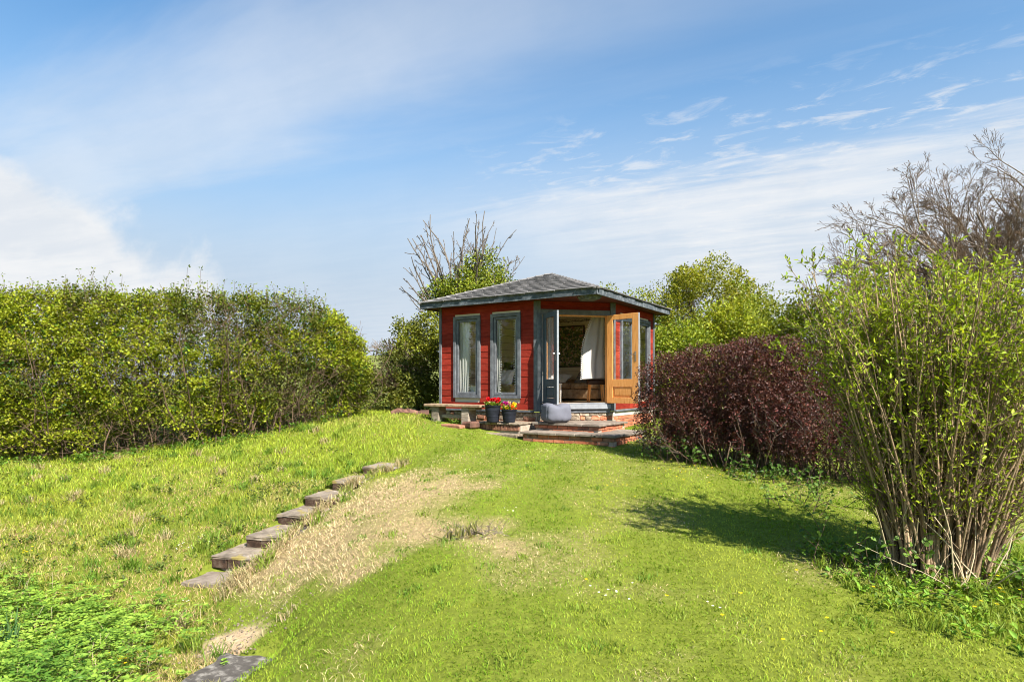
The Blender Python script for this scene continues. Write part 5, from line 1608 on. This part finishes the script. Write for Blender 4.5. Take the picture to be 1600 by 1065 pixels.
def beanbag():
    c = np.array(P(869, 660, 12.48)); c[2] = -0.738
    bm = bmesh.new(); bmesh.ops.create_cube(bm, size=2.0)
    bmesh.ops.subdivide_edges(bm, edges=bm.edges, cuts=22, use_grid_fill=True)
    sx, sy, sz = 0.272, 0.245, 0.19
    for v in bm.verts:
        p = np.array(v.co); ax = np.abs(p)
        l = (ax ** 3.7).sum() ** (1 / 3.7); q = p / l
        # pinched seams and folds running to the upper corners
        ang = math.atan2(q[1], q[0])
        fold = 0.022 * math.sin(ang * 13 + 2.2 * q[2]) * max(0, abs(q[2]) - 0.45) + 0.012 * math.sin(q[0] * 5 + q[2] * 4 + q[1] * 3)
        seam = -0.035 * math.exp(-((q[1] + 0.62) / 0.05) ** 2) - 0.03 * math.exp(-((ang + 1.2 - .3 * q[2]) / 0.05) ** 2)
        q = q * (1 + fold + seam)
        z = q[2]
        if z < 0: q[0] *= 1 + 0.06 * (1 - (z + 1) ** 2); z = max(z, -0.985)
        sag = 0.12 * (q[0] ** 2) * (1 if z > 0.5 else 0) - 0.10 * math.exp(-((q[0] + 0.15) / 0.25) ** 2) * (1 if z > 0.6 else 0)
        v.co = Vector((q[0] * sx, q[1] * sy, (z + 0.985) * sz * (1 + sag)))
    bmesh.ops.rotate(bm, verts=bm.verts, cent=(0, 0, 0), matrix=Matrix.Rotation(0.35, 3, 'Z'))
    for f in bm.faces: f.smooth = True
    me = bpy.data.meshes.new('beanbag'); bm.to_mesh(me); bm.free(); me.materials.append(M['bagm'])
    ob = link('beanbag', me, None, c)
    tag(ob, 'blue grey fabric beanbag slumped on the upper entrance step', 'beanbag')


beanbag()

# ================================================================== GRASS, WEEDS, FLOWERS
def scatter(x0, x1, y0, y1, dens):
    """random ground points, thinning with distance from where the photograph was taken"""
    n = int((x1 - x0) * (y1 - y0) * dens)
    return rng.uniform(x0, x1, n), rng.uniform(y0, y1, n)


def field(x0, x1, y0, y1, k, power):
    X, Y = [], []
    ys = y0
    while ys < y1:
        ye = min(ys * 1.18, y1)
        dens = k / (ys ** power)
        w0, w1 = max(x0, -0.98 * ye - 0.8), min(x1, 0.98 * ye + 0.8)
        if w1 > w0:
            a, b = scatter(w0, w1, ys, ye, dens); X.append(a); Y.append(b)
        ys = ye
    return np.concatenate(X), np.concatenate(Y)


def blades(name, X, Y, H, Wd, lean, col, mat, dirn=None):
    N = len(X)
    z = gz(X, Y)
    p = np.stack([X, Y, z - 0.005], -1)
    a = rng.uniform(0, 2 * math.pi, N)
    d = np.stack([np.cos(a), np.sin(a), np.zeros(N)], -1)
    if dirn is not None: d = nrm(d + dirn)
    s = np.stack([-d[:, 1], d[:, 0], np.zeros(N)], -1)
    # face blades loosely to random sides
    b = rng.uniform(0, 2 * math.pi, N); s = np.stack([np.cos(b), np.sin(b), np.zeros(N)], -1)
    H = H[:, None]; Wd = Wd[:, None]; lean = lean[:, None]
    up = np.array((0, 0, 1.0))
    m1 = p + up * H * 0.55 + d * H * lean * 0.30
    t = p + up * H * (1 - 0.35 * lean) + d * H * lean * 0.95
    v = np.stack([p - s * Wd / 2, p + s * Wd / 2, m1 + s * Wd * 0.42, m1 - s * Wd * 0.42, t], 1)
    bidx = np.arange(N)[:, None] * 5
    F = [bidx + np.array([[0, 1, 2, 3]]), bidx + np.array([[3, 2, 4]])]
    c = np.repeat(np.clip(col, 0.01, 0.9), 5, 0).reshape(N, 5, 3).copy()
    o = np_mesh(name, v.reshape(-1, 3), F, mat, col=c.reshape(-1, 3))
    o['kind'] = 'stuff'
    return o


def lawn():
    X, Y = field(-12, 12, 2.3, 17, 17000, 1.30)
    s = stair_side(X, Y)
    ok = ~blocked(X, Y)
    ok &= ~((herb_mask(X, Y)) & (rng.random(len(X)) < 0.55))
    ok &= rng.random(len(X)) > bare_mask(X, Y) * 0.82
    ok &= ~((s < -0.1) & (Y > 13.0) & (X < -4.8))
    X, Y, s = X[ok], Y[ok], s[ok]
    d = np.hypot(X, Y)
    rough = (s < 0.05)
    dry = dryness(X, Y)
    tall = fbm(X * 1.9 + 2, Y * 1.9 + 11, 4)
    n1 = fbm(X * 0.55 + 7, Y * 0.55 + 1, 3); n2 = fbm(X * 4.5 + 3, Y * 4.5 + 5, 3)
    N = len(X)
    stripe = 0.5 + 0.5 * np.sin((X - 0.16 * Y) * 2 * math.pi / 1.10 + 2.2)
    # lawn
    H = rng.uniform(0.016, 0.036, N) * (0.5 + 0.5 * n2 + 0.5 * fbm(X * 9 + 3, Y * 9, 2))
    lime, deep, straw = np.array((0.295, 0.335, 0.034)), np.array((0.165, 0.270, 0.014)), np.array((0.60, 0.47, 0.26))
    g = np.clip(0.22 + 0.65 * (n1 - .38) * 2 + 0.7 * (n2 - .5) + 0.55 * (fbm(X * 13 + 1, Y * 13 + 4, 2) - .5) + 0.55 * (1 - stripe) + rng.normal(size=N) * 0.13, 0, 1)  # mowing stripes: the shading of leaning blades is also put into the colour
    col = lime[None] * (1 - g[:, None]) + deep[None] * g[:, None]
    # rough grass on the left slope
    rs = rough & ~((s > -0.3) & (Y > 12.2))
    H[rs] = rng.uniform(0.035, 0.095, rs.sum()) * (0.5 + 1.0 * tall[rs])
    rc = np.clip((fbm(X * 0.9 + 31, Y * 1.2 + 3, 4) - 0.40) * 3.2 + rng.normal(size=N) * 0.3, 0, 1)
    rcol = np.array((0.270, 0.305, 0.032))[None] * (1 - rc[:, None]) + np.array((0.42, 0.33, 0.15))[None] * rc[:, None] * 0.95
    dk = (fbm(X * 2.3 + 61, Y * 2.3 + 13, 3) > 0.57) & (rng.random(N) < .7)
    rcol[dk] = np.array((0.12, 0.19, 0.020))
    band = rough & (Y > 9.8)
    rcol[band] = rcol[band] * 0.35 + 0.65 * np.array((0.295, 0.375, 0.026))
    col[rs] = rcol[rs]
    # dead grass
    isdry = rng.random(N) < np.where(rough, np.clip(dry + 0.75 * sstep(fbm(X * 0.75 + 80, Y * 1.0 + 21, 4), 0.40, 0.62) * (1 - 0.75 * sstep(Y, 9.6, 11.0)), 0, 1) * 0.8, np.minimum(dry * 1.1, 0.84))
    col[isdry] = straw[None] * rng.uniform(0.65, 1.25, (isdry.sum(), 1))
    m_ = isdry & rough; col[m_] *= np.array((0.72, 0.64, 0.58))
    bank = isdry & (s < 1.4)
    H[bank] = rng.uniform(0.025, 0.065, bank.sum())
    edge = (s > 0.0) & (s < 0.42) & (Y > 6.4) & (Y < 10.2)
    H[edge] *= rng.uniform(1.2, 2.6, edge.sum())
    col = col * (1 + rng.normal(size=(N, 1)) * 0.14) * (1 + rng.normal(size=(N, 3)) * 0.05)
    W = (0.0020 + 0.00072 * d * rng.uniform(0.75, 1.3, N)) * np.where(isdry, 0.75, 1.0)
    lean = np.where(rough, rng.uniform(0.2, 1.0, N), rng.uniform(0.45, 1.35, N)) * np.where(isdry, 1.75, 1.0)
    dirn = np.stack([np.where(stripe > .5, .25, -.25), np.where(stripe > .5, 0.7, -0.7), 0 * X], -1) * (~rough)[:, None]
    H = H * (1 + 0.035 * np.clip(d - 6, 0, 8))
    m = ~isdry & ~rs
    blades('lawn_grass', X[m], Y[m], H[m], W[m], lean[m], col[m], M['grass'], dirn[m])
    m = ~isdry & rs
    blades('rough_grass', X[m], Y[m], H[m], W[m], lean[m], col[m], M['grass'])
    blades('dry_grass', X[isdry], Y[isdry], H[isdry], W[isdry], lean[isdry], col[isdry], M['dry'])
    print('blades', N)


lawn()


def tufts():
    """taller tussocks dotted over slope and edges"""
    cen = []
    for k in range(240):
        y = rng.uniform(4.8, 13.0); x = rng.uniform(-0.9 * y, -0.25 * y)
        if stair_side(np.array([x]), np.array([y]))[0] < -0.15 or rng.random() < 0.12: cen.append((x, y, rng.uniform(0.10, 0.24), rng.random()))
    for k in range(60):
        t = rng.random(); y = 6.4 + 3.9 * t; x = np.interp(y, _stair[::-1, 1], _stair[::-1, 0]) + 0.26 + rng.normal() * 0.06
        cen.append((x, y, rng.uniform(0.12, 0.22), 2))
    for k in range(70):
        j = rng.integers(0, len(STEPFR)); fr = STEPFR[j]; w = STEPS[j][3]
        q = fr(-0.07, rng.uniform(0, .5), 0)
        cen.append((q[0], q[1], rng.uniform(0.05, 0.10), rng.uniform(.3, 1)))
    for k in range(130):
        y = rng.uniform(2.9, 9.5); x = rng.uniform(-0.5 * y, 0.7 * y)
        if stair_side(np.array([x]), np.array([y]))[0] > 0.5: cen.append((x, y, rng.uniform(0.035, 0.075), rng.uniform(.35, 1)))
    for k in range(70):
        y = rng.uniform(3.6, 5.2); x = rng.uniform(2.35, 4.4) ; cen.append((x, y, rng.uniform(0.1, 0.2), 3))
    X, Y, H, C = [], [], [], []
    for x, y, h, w in cen:
        n = 42
        X.append(x + rng.normal(size=n) * 0.05); Y.append(y + rng.normal(size=n) * 0.05); H.append(h * rng.uniform(0.5, 1.1, n))
        base = (0.36, 0.29, 0.15) if (w == 2 and rng.random() < .7) or (w < 0.22) else (0.125, 0.215, 0.022) if w < 0.6 else (0.20, 0.27, 0.03)
        C.append(jcol(base, n, .18, .06))
    X, Y, H, C = np.concatenate(X), np.concatenate(Y), np.concatenate(H), np.concatenate(C)
    ok = ~blocked(X, Y); X, Y, H, C = X[ok], Y[ok], H[ok], C[ok]
    blades('grass_tussocks', X, Y, H, 0.004 + 0.0006 * Y, rng.uniform(0.3, 1.1, len(X)), C, M['grass'])


tufts()


def ground_cover():
    """feathery cow parsley filling the lower left corner"""
    n = 4900
    X = rng.uniform(-7.0, -2.2, n); Y = rng.uniform(3.0, 6.8, n)
    ok = herb_mask(X + rng.normal(size=n) * .22, Y + rng.normal(size=n) * .22) & ~blocked(X, Y, 0.1)
    X, Y = X[ok], Y[ok]; n = len(X)
    hh = 0.03 + 0.42 * fbm(X * 2.1, Y * 2.1 + 4, 4) * rng.uniform(.6, 1.1, n)
    p0 = np.stack([X, Y, gz(X, Y)], -1)
    st = grow(p0, np.array((0, 0, 1.0)) + rng.normal(size=(n, 3)) * 0.5, hh * rng.uniform(0.7, 1.2, n), 4, 0.12, 0.0)
    tubes('herb_stems', st[::3], taper(np.full(len(st[::3]), 0.0025), 5, .6), M['straw'], None, 3, 'stuff')
    # each frond: leaflets on both sides of a drooping rib
    tip = st[:, -1]; per = 3
    a = rng.uniform(0, 6.28, (n, per))
    fd = np.stack([np.cos(a), np.sin(a), rng.uniform(-0.1, 0.45, (n, per))], -1).reshape(-1, 3)
    fp = np.repeat(tip, per, 0)
    pos, dirs, sz = [], [], []
    flen = rng.uniform(0.055, 0.13, len(fp))
    for t in (0.25, 0.5, 0.75, 1.0):
        side = nrm(np.cross(fd, np.array((0, 0, 1.0))))
        q = fp + fd * (flen * t)[:, None] - np.array((0, 0, 1.0)) * (flen * 0.35 * t * t)[:, None]
        for s in ((1, -1) if t < 1 else (0,)):
            pos.append(q); dirs.append(nrm(fd * 0.7 + side * s + rng.normal(size=fd.shape) * .15)); sz.append(flen * (0.55 - 0.25 * t))
    pos, dirs, sz = np.concatenate(pos), np.concatenate(dirs), np.concatenate(sz)
    N = len(pos)
    c = mixcol((0.095, 0.20, 0.024), (0.32, 0.46, 0.06), np.clip(rng.normal(.5, .3, N) + 1.6 * (fbm(pos[:, 0] * 2.5, pos[:, 1] * 2.5 + 6, 3) - .5), 0, 1))
    leaves('ground_cover', pos, dirs, sz, sz * 0.45, c, M['leaf'], None, flat=np.array((0, 0, 1.0)) + rng.normal(size=(N, 3)) * .35, hi=False, fold=.12, kind='stuff')
    print('herb leaflets', N)
    # broad weeds on the slope, along the hedge foot and under the shrub
    W = []
    for k in range(620):
        y = rng.uniform(6.2, 11.6); x = rng.uniform(-0.9 * y, -0.24 * y)
        if stair_side(np.array([x]), np.array([y]))[0] < -0.2 and fbm(np.array([x * 1.4 + 61]), np.array([y * 1.4]))[0] > 0.50: W.append((x, y, 0))
    for k in range(110): W.append((rng.uniform(-10.5, -3.6), 0, 1))
    for k in range(270):
        W.append((rng.uniform(2.35, 4.6), rng.uniform(3.3, 5.3), 2))
    for k in range(70): W.append((*(FL(rng.uniform(2.4, 3.7), -0.45 + rng.normal() * .2, 0)[:2]), 3))
    P_, D_, S_, C_ = [], [], [], []
    for x, y, w in W:
        if w == 1: y = np.interp(x, [-10.3, -8.2, -5.9, -4.6, -3.55], [12.3, 12.1, 12.3, 13.0, 14.0]) - abs(rng.normal()) * 0.12
        if w == 2 and (x - 2.35) + (y - 3.9) * 0.55 < 0.15: continue
        z = gz1(x, y); m = 11
        a = rng.uniform(0, 6.28, m)
        P_.append(np.stack([x + np.cos(a) * .03, y + np.sin(a) * .03, np.full(m, z + 0.01) + rng.uniform(0, .07 if w != 1 else .16, m)], -1))
        D_.append(np.stack([np.cos(a), np.sin(a), rng.uniform(0.1, 1.1, m)], -1))
        S_.append(rng.uniform(0.045, 0.10, m) * (0.55 if w == 0 else 0.75 if w == 1 else 0.62))
        C_.append(jcol((0.095, 0.135, 0.026) if w == 0 else (0.11, 0.21, 0.024) if w in (1, 3) else (0.17, 0.29, 0.032), m, .3, .08))
    P_, D_, S_, C_ = map(np.concatenate, (P_, D_, S_, C_))
    ok = ~blocked(P_[:, 0], P_[:, 1]); P_, D_, S_, C_ = P_[ok], D_[ok], S_[ok], C_[ok]
    leaves('weeds', P_, D_, S_, S_ * .5, C_, M['leaf'], None, flat=np.array((0, 0, 1.0)) + rng.normal(size=(len(P_), 3)) * .3, hi=True, kind='stuff')


ground_cover()


def flowers(name, pts, r, colr, lift):
    n = len(pts); m = 6
    X, Y = pts[:, 0], pts[:, 1]
    c = np.stack([X, Y, gz(X, Y) + lift * rng.uniform(0.7, 1.2, n)], -1)
    a = np.tile(np.arange(m) * 2 * math.pi / m, n) + np.repeat(rng.uniform(0, 1, n), m)
    d = np.stack([np.cos(a), np.sin(a) - 0.15, np.full(n * m, 0.35)], -1)
    leaves(name, np.repeat(c, m, 0), d, r * rng.uniform(.8, 1.2, n * m), r * 0.8, jcol(colr, n * m, .08, .03), M['petal'], None, flat=np.broadcast_to(np.array((0, 0, 1.0)), (n * m, 3)), kind='stuff')


def ray(px, py):
    """ground place at a pixel, found by marching along the line of sight"""
    out = []
    for x, y in zip(px, py):
        d = np.linspace(2.5, 16, 500); X = (x - 800) / FPX * d; Z = (YH - y) / FPX * d
        g = gz(X, d); k = np.argmax(Z < g); out.append((X[k], d[k]))
    return np.array(out)


def spot(cx, cy, sx, sy, n): return np.stack([rng.normal(cx, sx, n), rng.normal(cy, sy, n)], -1)


w = np.concatenate([spot(292, 858, 8, 5, 10), spot(315, 847, 6, 3, 6), spot(955, 935, 20, 9, 8), spot(1115, 955, 10, 4, 3), spot(1170, 745, 50, 14, 26), spot(800, 805, 6, 3, 5), spot(722, 738, 5, 4, 5), spot(695, 685, 10, 5, 16), spot(905, 715, 60, 10, 26), spot(490, 757, 6, 2, 5), spot(292, 945, 6, 4, 4)])
flowers('daisies', ray(w[:, 0], w[:, 1]), 0.011, (0.82, 0.82, 0.78), 0.05)
y_ = np.concatenate([spot(1335, 850, 16, 9, 16), spot(1090, 742, 40, 12, 26), spot(1495, 915, 20, 9, 8), spot(1560, 940, 22, 20, 10), spot(190, 1040, 8, 4, 12), spot(434, 835, 2, 1, 3), spot(45, 868, 7, 4, 6), spot(1150, 970, 120, 40, 10), spot(1020, 770, 40, 14, 8)])
flowers('buttercups', ray(y_[:, 0], y_[:, 1]), 0.015, (0.80, 0.60, 0.01), 0.07)

# strap leaved clump at the very left edge
x, y = ray([6], [1030])[0]
ir = thing('iris_clump', (x, y, gz1(x, y)), 'green strap leaved clump at the lower left edge', 'plant')
n = 34
p0 = np.stack([x + rng.normal(size=n) * .07, y + rng.normal(size=n) * .07, np.full(n, gz1(x, y))], -1)
dd = np.array((0, 0, 1.0)) + rng.normal(size=(n, 3)) * .35
leaves('strap_leaf', p0, dd, rng.uniform(.22, .42, n), .018, jcol((0.085, 0.165, 0.045), n, .15), M['leaf'], ir, hi=True, fold=.1)

# pebbles and crumbs on the bare sandy patch and round the slabs
n = 260
px_ = -2.42 + rng.normal(size=n) * 0.26; py_ = 5.40 + rng.normal(size=n) * 0.30
ok = ~blocked(px_, py_); px_, py_ = px_[ok], py_[ok]; n = len(px_)
rr_ = rng.uniform(0.006, 0.020, n)
oct_ = np.array([(1, 0, 0), (0, 1, 0), (-1, 0, 0), (0, -1, 0), (0, 0, .7), (0, 0, -.7)])
Vp = np.stack([px_, py_, gz(px_, py_)], -1)[:, None, :] + oct_[None] * rr_[:, None, None] * rng.uniform(.6, 1.3, (n, 6, 1))
Fp = np.array([(0, 1, 4), (1, 2, 4), (2, 3, 4), (3, 0, 4), (1, 0, 5), (2, 1, 5), (3, 2, 5), (0, 3, 5)])
Fp = (np.arange(n)[:, None, None] * 6 + Fp[None]).reshape(-1, 3)
np_mesh('gravel', Vp.reshape(-1, 3), Fp, M['flint'])['kind'] = 'stuff'

# twig litter: the small tangle of dead stalks on the lawn's edge
x, y = ray([738], [835])[0]
dt = thing('dead_tuft', (x, y, gz1(x, y)), 'clump of brown dead stalks where the dry bank meets the lawn', 'dead plant')
n = 110
p0 = np.stack([x + rng.normal(size=n) * .17, y + rng.normal(size=n) * .09, np.full(n, 0.0)], -1); p0[:, 2] = gz(p0[:, 0], p0[:, 1])
tubes('stalks', grow(p0, rng.normal(size=(n, 3)) * np.array((1, .6, .3)) + np.array((0, 0, .35)), rng.uniform(.06, .20, n), 4, .3, -0.14), taper(np.full(n, .0034), 5, .5), M['bark'], dt, 4, 'stuff')
n = 30; p0 = np.stack([x - .08 + rng.normal(size=n) * .12, y - .1 + rng.normal(size=n) * .06, np.zeros(n)], -1); p0[:, 2] = gz(p0[:, 0], p0[:, 1])
leaves('blades', p0, rng.normal(size=(n, 3)) * .6 + np.array((0, 0, .7)), .14, .02, jcol((0.20, 0.19, 0.06), n), M['leaf'], dt, hi=True, kind='stuff')
